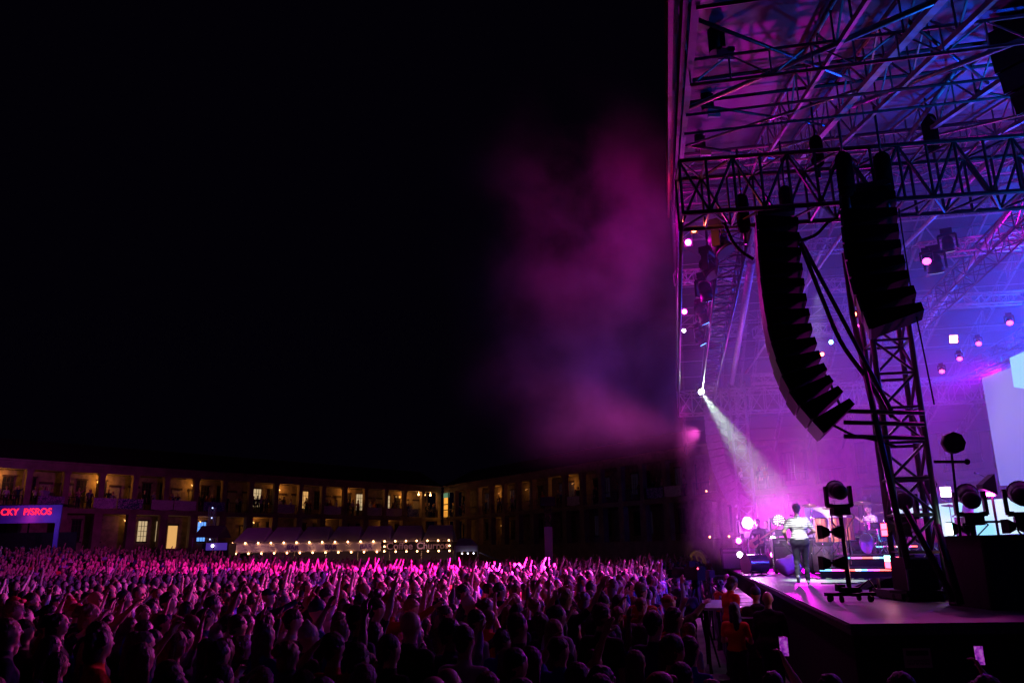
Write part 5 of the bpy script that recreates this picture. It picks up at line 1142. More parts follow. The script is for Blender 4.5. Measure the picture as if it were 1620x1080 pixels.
def hair_mesh(style, Hd, h, seed=0, lean0=None):
    pr = []; rr = random.Random(seed)
    if style == 'none': return None
    pr.append(('e', Hd((0, -.012, 1.675)), (.086, .101, .098), .01, 'h'))
    if style == 'short': pr.append(('c', Hd((0, -.045, 1.66)), Hd((0, -.045, 1.60)), .062, .05, .02, 'h'))
    if style in ('long', 'mid', 'pony', 'curly'): pr.append(('c', Hd((0, -.03, 1.66)), Hd((0, -.055, 1.55)), .085, .07, .02, 'h'))
    if style == 'long':
        for g in (-1, 1): pr.append(('c', Hd((g*.06, -.01, 1.66)), Hd((g*.075, -.03, 1.46)), .04, .035, .02, 'h'))
        pr.append(('c', Hd((0, -.06, 1.58)), Hd((0, -.085, 1.27)), .078, .05, .02, 'h'))
    if style == 'pony': pr.append(('c', Hd((0, -.10, 1.70)), Hd((0, -.15, 1.50)), .03, .02, .01, 'h'))
    if style == 'bun': pr.append(('e', Hd((0, -.07, 1.77)), (.04, .04, .038), .01, 'h'))
    if style == 'curly':
        for i in range(16): a = rr.uniform(0, 6.28); b = rr.uniform(-.3, 1.2); pr.append(('e', Hd((.095*math.cos(a)*math.cos(b), -.03+.095*math.sin(a)*math.cos(b)-.02, 1.66+.095*math.sin(b))), (.033, .033, .033), .008, 'h'))
    if style in ('short', 'mid', 'long', 'pony', 'bun'):
        for i in range(26):
            a = rr.uniform(0, 6.28); b = rr.uniform(-.1, 1.4); c_ = Hd((.078*math.cos(a)*math.cos(b), -.012+.092*math.sin(a)*math.cos(b), 1.675+.090*math.sin(b))); e_ = Hd((.092*math.cos(a+.35)*math.cos(b), -.016+.105*math.sin(a+.35)*math.cos(b), 1.672+.100*math.sin(b-.15))); pr.append(('c', c_, e_, .016, .009, .006, 'h'))
    if style == 'cap': pr = [('e', Hd((0, -.004, 1.690)), (.087, .104, .082), .01, 'h'), ('c', Hd((-.03, .115, 1.700)), Hd((.03, .115, 1.700)), .030, .030, .006, 'h')]
    if style == 'beanie': pr = [('e', Hd((0, -.012, 1.690)), (.090, .106, .098), .01, 'h'), ('c', Hd((0, -.02, 1.79)), Hd((0, -.03, 1.81)), .03, .02, .02, 'h')]
    pr.append(('e', Hd((0, .125, 1.600 if style != 'cap' else 1.56)), (.088, .082, .105 if style not in ('cap', 'beanie') else .10), .001, 'cut'))
    if style in ('short', 'none'): pr.append(('e', Hd((0, .06, 1.53)), (.2, .12, .10), .001, 'cut'))
    D, lo = field(pr, h); v, q = surface_nets(D, lo, h)
    c = np.array(Hd((0, 0, 1.66))); n_ = v-c; n_ /= np.linalg.norm(n_, axis=1, keepdims=True)+1e-6
    if style not in ('cap', 'beanie'): v = v + n_*(.0035*np.sin(v[:, 0]*170+seed)*np.cos(v[:, 1]*150+2*seed) + .003*np.sin(v[:, 2]*60+v[:, 0]*90))[:, None]
    return mesh_np('hair', v, q, [M_HAIR])
F_ = (0, 1, 0)
A_down = [((-.26, -.03, 1.10), (-.25, .06, .86), None, (1, 0, 0)), ((.26, -.03, 1.10), (.25, .06, .86), None, (-1, 0, 0))]
def arm(g, kind):
    T = {'down': ((g*.25, -.03, 1.10), (g*.24, .06, .86), None, (-g, 0, 0)),
         'up': ((g*.27, .05, 1.62), (g*.22, .10, 1.88), None, F_),
         'upout': ((g*.36, .06, 1.56), (g*.44, .12, 1.81), None, F_),
         'upfwd': ((g*.24, .22, 1.50), (g*.18, .40, 1.69), None, (0, -.3, -1)),
         'high': ((g*.22, .08, 1.66), (g*.14, .16, 1.92), None, F_),
         'point': ((g*.25, .22, 1.46), (g*.24, .46, 1.60), None, (0, 0, -1)),
         'phone': ((g*.20, .26, 1.34), (g*.07, .42, 1.55), (0, 0, 1), (-g, .1, 0)),
         'clap': ((g*.27, .12, 1.20), (g*.05, .32, 1.36), (0, .2, 1), (-g, 0, 0)),
         'chest': ((g*.25, .04, 1.12), (g*.10, .24, 1.16), (0, .5, .3), (-g*.3, -1, 0)),
         'phonehigh': ((g*.22, .20, 1.58), (g*.10, .32, 1.80), (0, 0, 1), (-g, .1, 0)),
         'head': ((g*.32, .10, 1.50), (g*.14, .05, 1.72), (-g, 0, .4), (-g, 0, 0))}[kind]
    return T
POSES = [  # left arm, right arm, sleeve, head(yaw, pitch), hair, female, coat, bulk, what it looks like
 ('down', 'down', 'short', (0, .05), 'short', False, False, 1.05, 'arms down'), ('down', 'up', 'short', (.1, .1), 'short', False, False, 1.0, 'right arm raised'),
 ('up', 'up', 'short', (0, .15), 'long', True, False, .92, 'both arms raised'), ('down', 'down', 'long', (-.15, 0), 'long', True, True, .95, 'arms down'),
 ('clap', 'clap', 'short', (0, .1), 'mid', True, False, .92, 'hands clapping'), ('phone', 'phone', 'short', (0, .1), 'short', False, False, 1.0, 'both hands up filming'),
 ('upfwd', 'down', 'short', (0, .1), 'curly', False, False, 1.08, 'left arm stretched to the stage'), ('down', 'down', 'long', (.2, 0), 'none', False, True, 1.15, 'arms down'),
 ('high', 'high', 'bare', (0, .2), 'bun', True, False, .9, 'both bare arms high'), ('down', 'point', 'long', (0, .1), 'cap', False, False, 1.05, 'right arm pointing to the stage'),
 ('chest', 'chest', 'long', (0, 0), 'beanie', False, True, 1.1, 'arms folded'), ('upout', 'down', 'bare', (.1, .1), 'pony', True, False, .9, 'bare left arm raised'),
 ('phonehigh', 'down', 'short', (0, .15), 'long', True, False, .95, 'left hand held high'), ('down', 'down', 'short', (.35, .0), 'mid', True, False, .95, 'head turned aside'),
 ('head', 'upout', 'short', (-.1, .1), 'short', False, False, 1.0, 'hand on the head'), ('down', 'high', 'long', (0, .12), 'curly', True, False, 1.0, 'right arm high')]
LIB = []
HRES = .0125
for i, (la, ra, sl, hd, hr, fm, ct, bk, ds) in enumerate(POSES):
    pr, Hd = person_prims([arm(-1, la), arm(1, ra)], 'stand' if i % 3 else 'wide', sl, hd, .04*(i % 3), bk, ct, .35 if 'phone' not in la else .9, 0, fm)
    LIB.append((body_mesh(pr, HRES, i), hair_mesh(hr, Hd, .012, i), ds, hr, sl))
CLOTH = [('black', (.012, .012, .015)), ('dark grey', (.05, .05, .055)), ('navy', (.012, .02, .07)), ('white', (.60, .60, .58)), ('grey', (.20, .20, .21)), ('red', (.35, .02, .02)), ('blue', (.02, .05, .35)), ('pink', (.55, .20, .28)), ('olive', (.09, .09, .04)), ('orange', (.55, .12, .02)), ('pale blue', (.30, .38, .5))]
CW = [24, 14, 12, 12, 8, 6, 7, 5, 5, 2, 5]
HC = [('dark', (.012, .008, .006)), ('brown', (.05, .025, .012)), ('fair', (.20, .13, .06)), ('grey', (.12, .115, .11)), ('red brown', (.16, .05, .02))]
HWt = [38, 28, 18, 8, 8]
def person_obj(loc, rz_, lib, ctop, chair, scale, label, group=None):
    me, hm, ds, hr, sl = lib
    o = bpy.data.objects.new('person', me); COL.objects.link(o); o.location = loc; o.rotation_euler = (0, 0, rz_); o.scale = (scale,)*3; o.color = (*ctop, 1)
    tag(o, label, 'person', group)
    if hm is not None:
        h_ = bpy.data.objects.new({'cap': 'cap', 'beanie': 'beanie'}.get(hr, 'hair'), hm); COL.objects.link(h_); h_.parent = o; h_.color = (*chair, 1)
    return o
# ---- the crowd: places on a jittered grid inside the view, facing the stage
slots = []
prng = random.Random(21)
def free(x, y):
    if y > 36.8: lim = 6.4 + (y-36.8)*.35
    elif y < 6.0: lim = 3.6
    else: lim = fence_x(y) - .42 + (.5 if y < 14 else 0)
    if 1.0 < x and 5.6 < y < 6.0: return False
    return x < lim
y = 4.75
while y < 58.5:
    st_ = .54 if y < 20 else (.68 if y < 34 else .85)
    x = -.70*y - 2 + prng.uniform(0, st_)
    while x < .62*y + 3:
        px_, py_ = x + prng.uniform(-.14, .14), y + prng.uniform(-.16, .16)
        if abs(px_/py_+.54) < .085 and py_ < 7.9: x += st_; continue
        if free(px_, py_) and not (abs(px_-2.05) < .6 and abs(py_-46) < .6) and not (y > 50 and px_ < -34):
            slots.append((px_, py_))
        x += st_*prng.uniform(.86, 1.16)
    y += (.62 if y < 20 else (.72 if y < 34 else .9))
def in_view(x, y):
    a, b = to_px((x, y, gz(x, y)+1.72)); return -50 < a < 1670 and b < 1092
slots = [s_ for s_ in slots if in_view(*s_) or in_view(s_[0], s_[1])]
slots.sort(key=lambda s_: s_[1] + .0*abs(s_[0]))
TARGET = S(3.5, 11, 0)
NEAR = slots[:272]; FAR = slots[272:]
rec = []
prev = None
for k, (x, y) in enumerate(NEAR):
    i = prng.choices(range(16), [17, 3, 1, 15, 3, 1, 3, 2, 1, 2, 3, 1, 2, 15, 2, 3])[0]
    if y < 7.5 and x > 1.0: i = prng.choice([0, 3, 13, 0])
    if y < 7 and i in (2, 8, 14): i = 0
    if y < 6.2 and i in (2, 8, 14, 11, 15, 1): i = prng.choice([0, 3, 7, 13])
    cn, cc = prng.choices(CLOTH, CW)[0]; hn, hc = prng.choices(HC, HWt)[0]
    if POSES[i][4] in ('cap', 'beanie'): hn, hc = prng.choice([('black', (.015, .015, .02)), ('red', (.4, .02, .02)), ('pale', (.5, .48, .45)), ('navy', (.01, .02, .09))])
    rz_ = math.atan2(TARGET.y-y, TARGET.x-x) - math.pi/2 + prng.uniform(-.3, .3)
    sc_ = prng.uniform(.90, 1.09) * (.94 if POSES[i][5] else 1.02)
    if y < 6.2: sc_ = min(sc_, .97)
    rec.append([x, y, rz_, i, cn, cc, hn, hc, sc_])
# labels: look first, then the row and what stands behind them in the photo
SEG = [(-99, 95, 'below the red lettered stall'), (95, 235, 'below the dark archway'), (235, 362, 'below the blue lit window'), (362, 480, 'below the first BAR sign'), (480, 605, 'below the last BAR sign'), (605, 720, 'below the Coffee and Churros sign'), (720, 830, 'below the amber corner stairs'),
       (830, 910, 'below the pale clad pillar'), (910, 1010, 'left of the pit barrier'), (1010, 1100, 'by the pit opening'), (1100, 1250, 'under the black subwoofers'), (1250, 1420, 'before the stage corner'), (1420, 2000, 'before the stage notice')]
ROWN = ['front row at the bottom', 'second row', 'third row', 'fourth row', 'fifth row', 'sixth row', 'seventh row', 'eighth row', 'ninth row', 'tenth row', 'eleventh row', 'twelfth row']
HN = {'short': 'short {} hair', 'long': 'long {} hair', 'mid': 'bobbed {} hair', 'pony': '{} ponytail', 'bun': '{} hair bun', 'curly': 'curly {} hair', 'none': 'bald head', 'cap': '{} cap', 'beanie': '{} beanie'}
from collections import defaultdict
grp = defaultdict(list)
for k, r in enumerate(rec):
    ax_ = to_px((r[0], r[1], 1.65))[0]; seg = next(s_[2] for s_ in SEG if s_[0] <= ax_ < s_[1]); row = min(11, int((r[1]-4.75)/1.3))
    hs_ = HN[POSES[r[3]][4]].format(r[6]); key = (f'{hs_}, {r[4]} top', seg, POSES[r[3]][8]); r += [ax_, seg, row, hs_]; grp[key].append(k)
labels = {}
for key, ks in grp.items():
    if len(ks) == 1: labels[ks[0]] = f'{key[0]}, {key[2]}, {key[1]}'
    else:
        ks.sort(key=lambda k: rec[k][1])
        od = ['nearest', 'second nearest', 'third nearest', 'fourth nearest', 'fifth nearest', 'sixth nearest']
        for j, k in enumerate(ks): labels[k] = f'{"farther" if (len(ks) == 2 and j) else od[min(j, 5)]} with {key[0]}, {key[2]}, {key[1]}'
PHM = screen_mat('phone_screen', [(0, (.02, .0, .05)), (.42, (.25, .02, .5)), (.55, (.6, .05, .8)), (1, (.9, .6, 1))], .5, 28, 2.0); PHB = mat('phone_case', (.02, .02, .02), .4)
people = []
for k, r in enumerate(rec):
    lb = labels[k]
    if len(lb.split()) > 16: lb = lb.replace(' and Churros', '').replace(' stretched to the stage', ' stretched out').replace(' pointing to the stage', ' pointing').replace('the red lettered', 'the red')
    if len(lb.split()) > 16: lb = lb.replace(', below the', ', under').replace('both ', '')
    if len(lb.split()) > 16: print('LONG', lb)
    o = person_obj((r[0], r[1], 0), r[2], LIB[r[3]], r[5], r[7], r[8], lb, 'crowd in front of the stage'); people.append(o)
    if r[3] in (0, 3, 7, 10, 13) and prng.random() < .5: o.scale.x = -o.scale.x
    if r[3] != 5: o.rotation_euler[0] = prng.uniform(-.05, .05); o.rotation_euler[1] = prng.uniform(-.05, .05)
def phone(loc, rz_, label, tilt=0.0, k=1.0):
    th = thing('phone', label, 'phone', loc, rot=(tilt, 0, rz_), group='phones held up in the crowd')
    MB().box((0, 0, 0), (.075*k, .009, .155*k)).build('case', PHB, th); MB().box((0, -.006, 0), (.068*k, .003, .145*k)).build('screen', PHM, th)
phn = -1
for k, r in enumerate(rec):
    if r[3] == 5:
        phn += 1
        o = people[k]; me_ = Matrix.Translation(o.location) @ Matrix.Rotation(r[2], 4, 'Z') @ Matrix.Scale(r[8], 4)
        p = me_ @ Vector((0, .42, 1.65)); phone(p, r[2], (ORD[phn] if phn < len(ORD) else 'farthest') + ' phone from the camera held up in the crowd, ' + r[10] , 0)
# named near figures of the photo, each in its own pose
def special(prims_kw, arms, hair, h, loc, rz_, ctop, chair, scale, label, mats=None, seed=50, group=None):
    pr, Hd = person_prims(arms, **prims_kw); me = body_mesh(pr, h, seed, mats); hm = hair_mesh(hair, Hd, .012, seed)
    return person_obj(loc, rz_, (me, hm, '', hair, ''), ctop, chair, scale, label, group)
STR, t, b = new_mat('striped_shirt'); b.inputs['Roughness'].default_value = .9
tc = t.nodes.new('ShaderNodeTexCoord'); wv = t.nodes.new('ShaderNodeTexWave'); wv.bands_direction = 'Z'; wv.inputs['Scale'].default_value = 6.6; wv.inputs['Distortion'].default_value = .15; wv.inputs['Detail'].default_value = 0
cr = t.nodes.new('ShaderNodeValToRGB'); cr.color_ramp.interpolation = 'LINEAR'; cr.color_ramp.elements[0].position = .14; cr.color_ramp.elements[1].position = .30; cr.color_ramp.elements[0].color = (.10, .13, .14, 1); cr.color_ramp.elements[1].color = (.78, .80, .72, 1)
t.links.new(tc.outputs['Object'], wv.inputs[0]); t.links.new(wv.outputs['Fac'], cr.inputs[0]); t.links.new(cr.outputs[0], b.inputs['Base Color'])
BTR = mat('black_trousers', (.012, .012, .02), .85); WSH = mat('white_black_trainers', (.25, .25, .25), .5)
fc = atz(1272, 924, DECK)
special(dict(legs='walk', sleeve='short', head=(.1, -.12), lean=.05, bulk=1.18), [((-.31, -.05, 1.13), (-.27, .12, .97), None, (1, 0, 0)), ((.33, .02, 1.15), (.21, .20, 1.10), None, (-1, 0, 0))], 'short', .011, (fc.x, fc.y, DECK), -.32, (.8, .8, .8), (.06, .05, .04), 1.0,
        'singer in a white striped shirt and dark trousers walking away across the stage', [M_SKIN, STR, BTR, WSH, M_EYE], 51)
gt = atz(1206, 905, DECK)
g1_ = special(dict(legs='stand', sleeve='long', head=(0, -.15), lean=.06), [((-.30, .05, 1.12), (-.42, .30, 1.22), None, (1, 0, 0)), ((.29, .02, 1.12), (.12, .24, 1.02), None, (-.2, -1, 0))], 'short', .012, (gt.x, gt.y, DECK), 2.7, (.015, .015, .03), (.02, .015, .01), .97, 'guitarist in black playing a pale bodied guitar on the far side of the stage', None, 52)
gt2 = atz(1215, 903, DECK); special(dict(legs='wide', sleeve='long', head=(0, .1)), [((-.30, .0, 1.14), (-.22, .20, 1.12), None, (0, -1, 0)), ((.30, .02, 1.16), (.20, .26, 1.22), None, (0, -1, 0))], 'curly', .013, (gt2.x+.35, gt2.y+.9, DECK), 2.4, (.02, .015, .03), (.02, .015, .01), .97, 'second musician in black standing right behind the guitarist', None, 53)
# guitar
gp = Vector((gt.x, gt.y, DECK)); gm_ = thing('electric_guitar', 'pale bodied electric guitar held by the musician in black', 'guitar', gp + Vector((-.12, -.27, 1.02)), rot=(0, -.55, -.2))
PB = mat('pale_maple', (.75, .52, .28), .3); mb = MB(); out = [(-.30, .10), (-.34, 0), (-.30, -.12), (-.18, -.16), (-.06, -.11), (.06, -.16), (.14, -.12), (.08, -.05), (.05, .0), (.08, .05), (.16, .13), (.06, .16), (-.06, .10), (-.18, .15)]
k0 = len(mb.v); mb.v += [(x, -.02, z) for x, z in out] + [(x, .02, z) for x, z in out]; n_ = len(out); mb.f += [tuple(range(n_)), tuple(reversed(range(n_, 2*n_)))]; mb.m += [0, 0]; mb.sm += [False, False]
for i in range(n_): j = (i+1) % n_; mb.f.append((i, n_+i, n_+j, j)); mb.m.append(0); mb.sm.append(False)
mb.build('guitar_body', PB, gm_); MB().box((.38, -.028, 0), (.66, .02, .05)).box((.76, -.02, .01), (.14, .018, .08)).build('neck', PB, gm_); MB().box((-.08, -.03, -.02), (.22, .02, .12)).box((-.16, -.03, 0), (.03, .03, .08)).build('pickguard', BLK, gm_)
# drummer (seated, in a white shirt), percussionist
dk = aty(1386, 868, 25.2); stl = thing('drum_stool', 'low drum stool under the drummer', 'stool', (dk.x, dk.y, 2.22)); MB().cyl((0, 0, .42), (0, 0, .50), .17, .17, 16).build('seat', BLK, stl); MB().cyl((0, 0, 0), (0, 0, .42), .03).cyl((0, 0, 0), (0, 0, .03), .2, .2, 12).build('stand', CHR, stl)
special(dict(legs='sit', sleeve='short', lean=.15, crouch=.30, head=(.1, -.1)), [((-.30, .10, 1.2), (-.22, .36, 1.22), None, (0, 0, -1)), ((.34, .06, 1.28), (.40, .26, 1.50), None, (0, 0, -1))], 'short', .013, (dk.x, dk.y, 2.22), 1.9, (.62, .6, .62), (.03, .02, .015), 1.0, 'drummer in a white shirt seated behind the drum kit', None, 54)
pk = aty(1524, 860, 22.6); special(dict(legs='stand', sleeve='short', head=(0, -.1)), [((-.28, .05, 1.15), (-.18, .30, 1.10), None, (0, 0, -1)), ((.28, .05, 1.15), (.18, .30, 1.10), None, (0, 0, -1))], 'mid', .013, (pk.x+.3, pk.y, 2.22), 1.5, (.45, .5, .8), (.12, .06, .03), .95, 'musician in a pale blue shirt half hidden behind the lattice tower', None, 55)
# pit people
ORC = (.75, .10, .015)
so1 = aty(1161, 903, 14.2); special(dict(legs='stand', sleeve='short', head=(.2, -.35), lean=.12), [arm(-1, 'chest'), arm(1, 'down')], 'mid', .0125, (so1.x-.1, 14.3, .36), -1.2, ORC, (.03, .015, .01), .93, 'guard in orange shirt with bobbed hair, upper of the two by the desk', None, 56)
tag(MB().box((0, 0, .18), (.8, .7, .36)).build('step_box', BLK, None, (so1.x-.1, 14.3, 0)), 'black step box under the upper orange shirted guard', 'box')
so2 = aty(1158, 935, 13.4); special(dict(legs='stand', sleeve='short', head=(.7, 0)), [arm(-1, 'chest'), arm(1, 'chest')], 'long', .0125, (so2.x-.02, 13.3, 0), -.6, ORC, (.02, .012, .01), .92, 'guard in orange shirt with long hair, lower of the two by the desk', None, 57)
b1_ = aty(1204, 928, 13.9); special(dict(legs='stand', sleeve='long', coat=True, bulk=1.18, head=(.2, -.05)), [arm(-1, 'down'), arm(1, 'down')], 'none', .0125, (b1_.x, 13.6, 0), -.45, (.010, .010, .014), (0, 0, 0), 1.0, 'bald man in a dark hooded jacket standing against the stage skirt', None, 58)
b2_ = aty(1199, 917, 14.6); special(dict(legs='stand', sleeve='long', coat=True, bulk=1.1, head=(-.3, 0)), [arm(-1, 'down'), arm(1, 'down')], 'beanie', .0125, (b2_.x-.12, 14.4, 0), -.2, (.012, .012, .02), (.02, .02, .05), 1.02, 'person in dark clothes and beanie just behind the bald man', None, 59)
c1_ = aty(1072, 912, 20.5); special(dict(legs='stand', sleeve='long', coat=True, head=(-.25, .15)), [arm(-1, 'chest'), arm(1, 'chest')], 'short', .0125, (c1_.x, 20.5, 0), -1.0, (.012, .012, .02), (.02, .012, .01), 1.0, 'dark clad photographer looking up at the stage at the left of the pit', None, 60)
c2_ = aty(1092, 915, 21); special(dict(legs='stand', sleeve='long', head=(0, 0)), [arm(-1, 'clap'), arm(1, 'clap')], 'short', .0125, (c2_.x, 21.4, 0), 1.8, (.02, .02, .03), (.02, .012, .01), .97, 'photographer facing the one at the left of the pit with a camera', None, 61)
pc = thing('photo_camera', 'small black photo camera in the hands of the photographer in the pit', 'camera', (c2_.x-.2, 21.35, 1.42), 1.8); MB().box((0, 0, 0), (.14, .07, .10)).box((0, 0, .06), (.05, .05, .03)).build('body', BLK, pc); MB().cyl((0, .03, 0), (0, .14, 0), .035, .04, 12).build('lens', BLK, pc)
c3_ = aty(1096, 905, 16.9); special(dict(legs='stand', sleeve='long', head=(0, .0), lean=.05), [arm(-1, 'chest'), arm(1, 'chest')], 'cap', .0125, (c3_.x-.22, 16.75, .0), -.1, (.015, .015, .02), (.02, .02, .02), 1.04, 'camera operator in black behind the tripod camera', None, 62)
rp = random.Random(5)
for i, (x, Y, cl, cn) in enumerate(((1078, 27, (.02, .02, .03), 'black'), (1120, 26, (.03, .02, .03), 'dark'), (1136, 20.5, (.55, .10, .02), 'orange'), (1099, 30, (.02, .02, .05), 'navy'), (1146, 24.5, (.02, .02, .03), 'black'))):
    p = ptx(x, Y, 0); i_ = [0, 3, 6, 13, 7][i]
    person_obj((p.x, Y, 0), -1.2 + rp.uniform(-.4, .4), LIB[i_], cl, (.02, .015, .01), .96, ['pit crew member in black standing beyond the left photographer', 'crew member in dark clothes beyond the tripod camera', 'crew member in orange reaching over the desk in the pit', 'crew member in navy farthest down the pit by the barrier', 'crew member in black between the desk and the stage front'][i], 'crew in the pit')
# phone and raised hand in front of the stage corner, phone in front of the notice
def raised_phone(x, yh, Y, label, plabel, lean_):
    p = aty(x, yh, Y); pr_, Hd = person_prims([arm(-1, 'down'), arm(1, 'phonehigh')], 'stand', 'short', (0, 0), 0, 1.0, False, .9)
    o = person_obj((0, 0, 0), -.35, (body_mesh(pr_, .0125, 70), hair_mesh('short', Hd, .012, 9), '', 'short', ''), (.02, .02, .02), (.02, .01, .01), .95, label, 'crowd in front of the stage')
    off = Matrix.Rotation(-.35, 3, 'Z') @ (Vector((.10, .34, 1.93))*.95); o.location = (p.x-off.x, p.y-off.y, p.z - off.z); o.location.z = min(.05, o.location.z)
    phone(p, -.1, plabel)
raised_phone(1240, 1022, 7.0, 'person in dark top holding a lit phone up in front of the bald man', 'lit phone held up in front of the bald man, left of the stage corner', 0)
raised_phone(1549, 1036, 7.0, 'person holding a lit phone up in front of the stage notice, near the right edge', 'lit phone with violet screen held up near the right edge', 0)
# orange jacketed figure at the near left with a dark child on the shoulders is seen as two people close together
n1 = atz(150, 1040, 1.2); special(dict(legs='stand', sleeve='long', coat=True, bulk=1.15, head=(.3, 0)), [arm(-1, 'chest'), arm(1, 'chest')], 'curly', .0125, (-3.75, 7.5, 0), -1.0, (.85, .11, .01), (.015, .01, .01), 1.05, 'person in a bright orange hooded jacket with curly dark hair at the near left', None, 63, 'crowd in front of the stage')
special(dict(legs='stand', sleeve='long', coat=True, bulk=1.1, head=(0, 0)), [arm(-1, 'down'), arm(1, 'down')], 'short', .0125, (-3.62, 6.35, 0), -.8, (.6, .03, .03), (.01, .01, .01), .90, 'shorter person in a red hooded top in the front row below the orange jacket', None, 64, 'crowd in front of the stage')

# ---- everybody farther away: one mass of small figures
CAPN = 6
def caps_np(prims):
    """low-poly tapered tubes with closed tips"""
    vs, fs, ms = [], [], []; base = 0
    for a, b, ra, rb, m_ in prims:
        a = np.array(a, float); b = np.array(b, float); d = nrm(b-a); x = nrm(np.cross(d, [.3, .9, .2])); y_ = np.cross(d, x); n = CAPN
        rings = [(a - d*ra*.8, ra*.45), (a, ra), (b, rb), (b + d*rb*.8, rb*.45)]
        for c, r_ in rings:
            for i in range(n): t = 2*math.pi*i/n; vs.append(c + (x*math.cos(t) + y_*math.sin(t))*r_)
        for j in range(3):
            for i in range(n): i2 = (i+1) % n; fs.append((base+j*n+i, base+j*n+i2, base+(j+1)*n+i2, base+(j+1)*n+i)); ms.append(m_)
        fs.append((base+3*n, base+3*n+1, base+3*n+2, base+3*n+3)); ms.append(m_); fs.append((base+3*n+3, base+3*n+4, base+3*n+5, base+3*n)); ms.append(m_)
        base += 4*n
    return np.array(vs), np.array(fs), np.array(ms)
TMPL = []
def far_t(kl, kr, sl, hair):
    P = []
    for g in (-1, 1): P += [((g*.09, 0, .9), (g*.1, .02, .5), .09, .06, 2), ((g*.1, .02, .5), (g*.11, 0, .08), .06, .045, 2)]
    P += [((0, 0, .95), (0, 0, 1.2), .14, .13, 1), ((-.05, 0, 1.28), (.05, 0, 1.28), .13, .13, 1), ((-.14, 0, 1.38), (.14, 0, 1.38), .07, .07, 1), ((0, 0, 1.42), (0, .01, 1.56), .055, .05, 0),
          ((0, .03, 1.61), (0, .015, 1.69), .075, .085, 0), ((0, .10, 1.66), (0, .115, 1.63), .012, .016, 0), ((0, -.025, 1.65), (0, -.015, 1.71), .085, .088, 3)]
    if hair: P += [((0, -.05, 1.6), (0, -.07, 1.38), .08, .06, 3)]
    for g, k in ((-1, kl), (1, kr)):
        el, wr, hn, pd = arm(g, k); sh = np.array((g*.18, 0, 1.385)); el = np.array(el); wr = np.array(wr); e2 = wr + nrm(wr-el)*.10
        P += [(sh, el, .055, .042, 1 if sl else 0), (el, wr, .04, .028, 0), (wr, e2, .03, .035, 0)]
        for o in (-.02, .0, .02): P.append((e2, e2 + nrm(wr-el)*.07 + np.array((o, 0, 0)), .010, .008, 0))
    return caps_np(P)
for kl, kr, sl, hr in (('down', 'down', 1, 0), ('down', 'up', 1, 0), ('up', 'up', 1, 1), ('upfwd', 'down', 0, 1), ('clap', 'clap', 1, 0), ('high', 'high', 0, 1), ('down', 'point', 0, 0), ('upout', 'down', 1, 1), ('down', 'down', 1, 1), ('phonehigh', 'high', 1, 0), ('down', 'high', 0, 0), ('upfwd', 'upfwd', 1, 0)): TMPL.append(far_t(kl, kr, sl, hr))
VV, FF, MM, TT = [], [], [], []; base = 0
def add_far(x, y, z, rz_, ti, sc_, nlim=12):
    global base
    v, f, m_ = TMPL[ti]; c, s = math.cos(rz_)*sc_, math.sin(rz_)*sc_; w_ = np.stack([v[:, 0]*c - v[:, 1]*s + x, v[:, 0]*s + v[:, 1]*c + y, v[:, 2]*sc_ + z], 1)
    top = np.array(prng.choices(CLOTH, CW)[0][1]); hc = np.array(prng.choices(HC, HWt)[0][1]); sk = np.array(prng.choice([(.50, .30, .21), (.56, .36, .26), (.42, .24, .16), (.60, .40, .30)])); tr = np.array((.02, .022, .03))
    VV.append(w_); FF.append(f+base); base += len(v); TT.append(np.stack([sk, top, tr, hc])[m_])
for (x, y) in FAR:
    r_ = prng.random(); near_hot = x > -16 and y > 26
    ti = prng.choice([1, 2, 3, 5, 7, 9, 10, 11, 2, 6]) if r_ < (.20 if near_hot else .07) else prng.choice([0, 8, 4, 0])
    if y > 54 and x < -6: ti = prng.choice([0, 8, 0, 8, 1])
    add_far(x, y, gz(x, y), math.atan2(TARGET.y-y, TARGET.x-x) - math.pi/2 + prng.uniform(-.3, .3), ti, prng.uniform(.92, 1.08))
for i in range(60):      # standing by the stall and tents at the back
    x = prng.uniform(-42, -22); y = prng.uniform(57, 61.5); add_far(x, y, gz(x, y) + .2, prng.uniform(-2, 0), prng.choice([0, 8, 0, 4]), prng.uniform(.92, 1.06))
def on_gallery(P, d, n, s, k=.75):
    q = P(s, k, FLOORZ + .01); add_far(q.x, q.y, q.z, math.atan2(-n.y, -n.x) - math.pi/2 + prng.uniform(-.5, .5), prng.choice([0, 8, 0, 8, 4, 7]), prng.uniform(.92, 1.08))
for i in range(21):
    for j in range(prng.choice([3, 4, 5, 5])): on_gallery(PL, dL, nL, (i + prng.uniform(.16, .84))*bwL)
for i in range(18):
    for j in range(prng.choice([1, 2, 3, 4])): on_gallery(PR, dR, nR, (i + prng.uniform(.16, .84))*bwR)
v = np.concatenate(VV); f = np.concatenate(FF); tt = np.concatenate(TT)
CM, t, b = new_mat('crowd_cloth_and_skin'); b.inputs['Roughness'].default_value = .75; at_ = t.nodes.new('ShaderNodeAttribute'); at_.attribute_name = 'tint'; t.links.new(at_.outputs['Color'], b.inputs['Base Color'])
me = mesh_np('crowd', v, f, [CM]); ca = me.color_attributes.new('tint', 'FLOAT_COLOR', 'CORNER')
cc = np.ones((len(f)*4, 4), np.float32); cc[:, :3] = np.repeat(tt, 4, axis=0); ca.data.foreach_set('color', cc.ravel())
o = bpy.data.objects.new('crowd', me); COL.objects.link(o); o['kind'] = 'stuff'; o['label'] = 'distant mass of concert goers with raised arms'

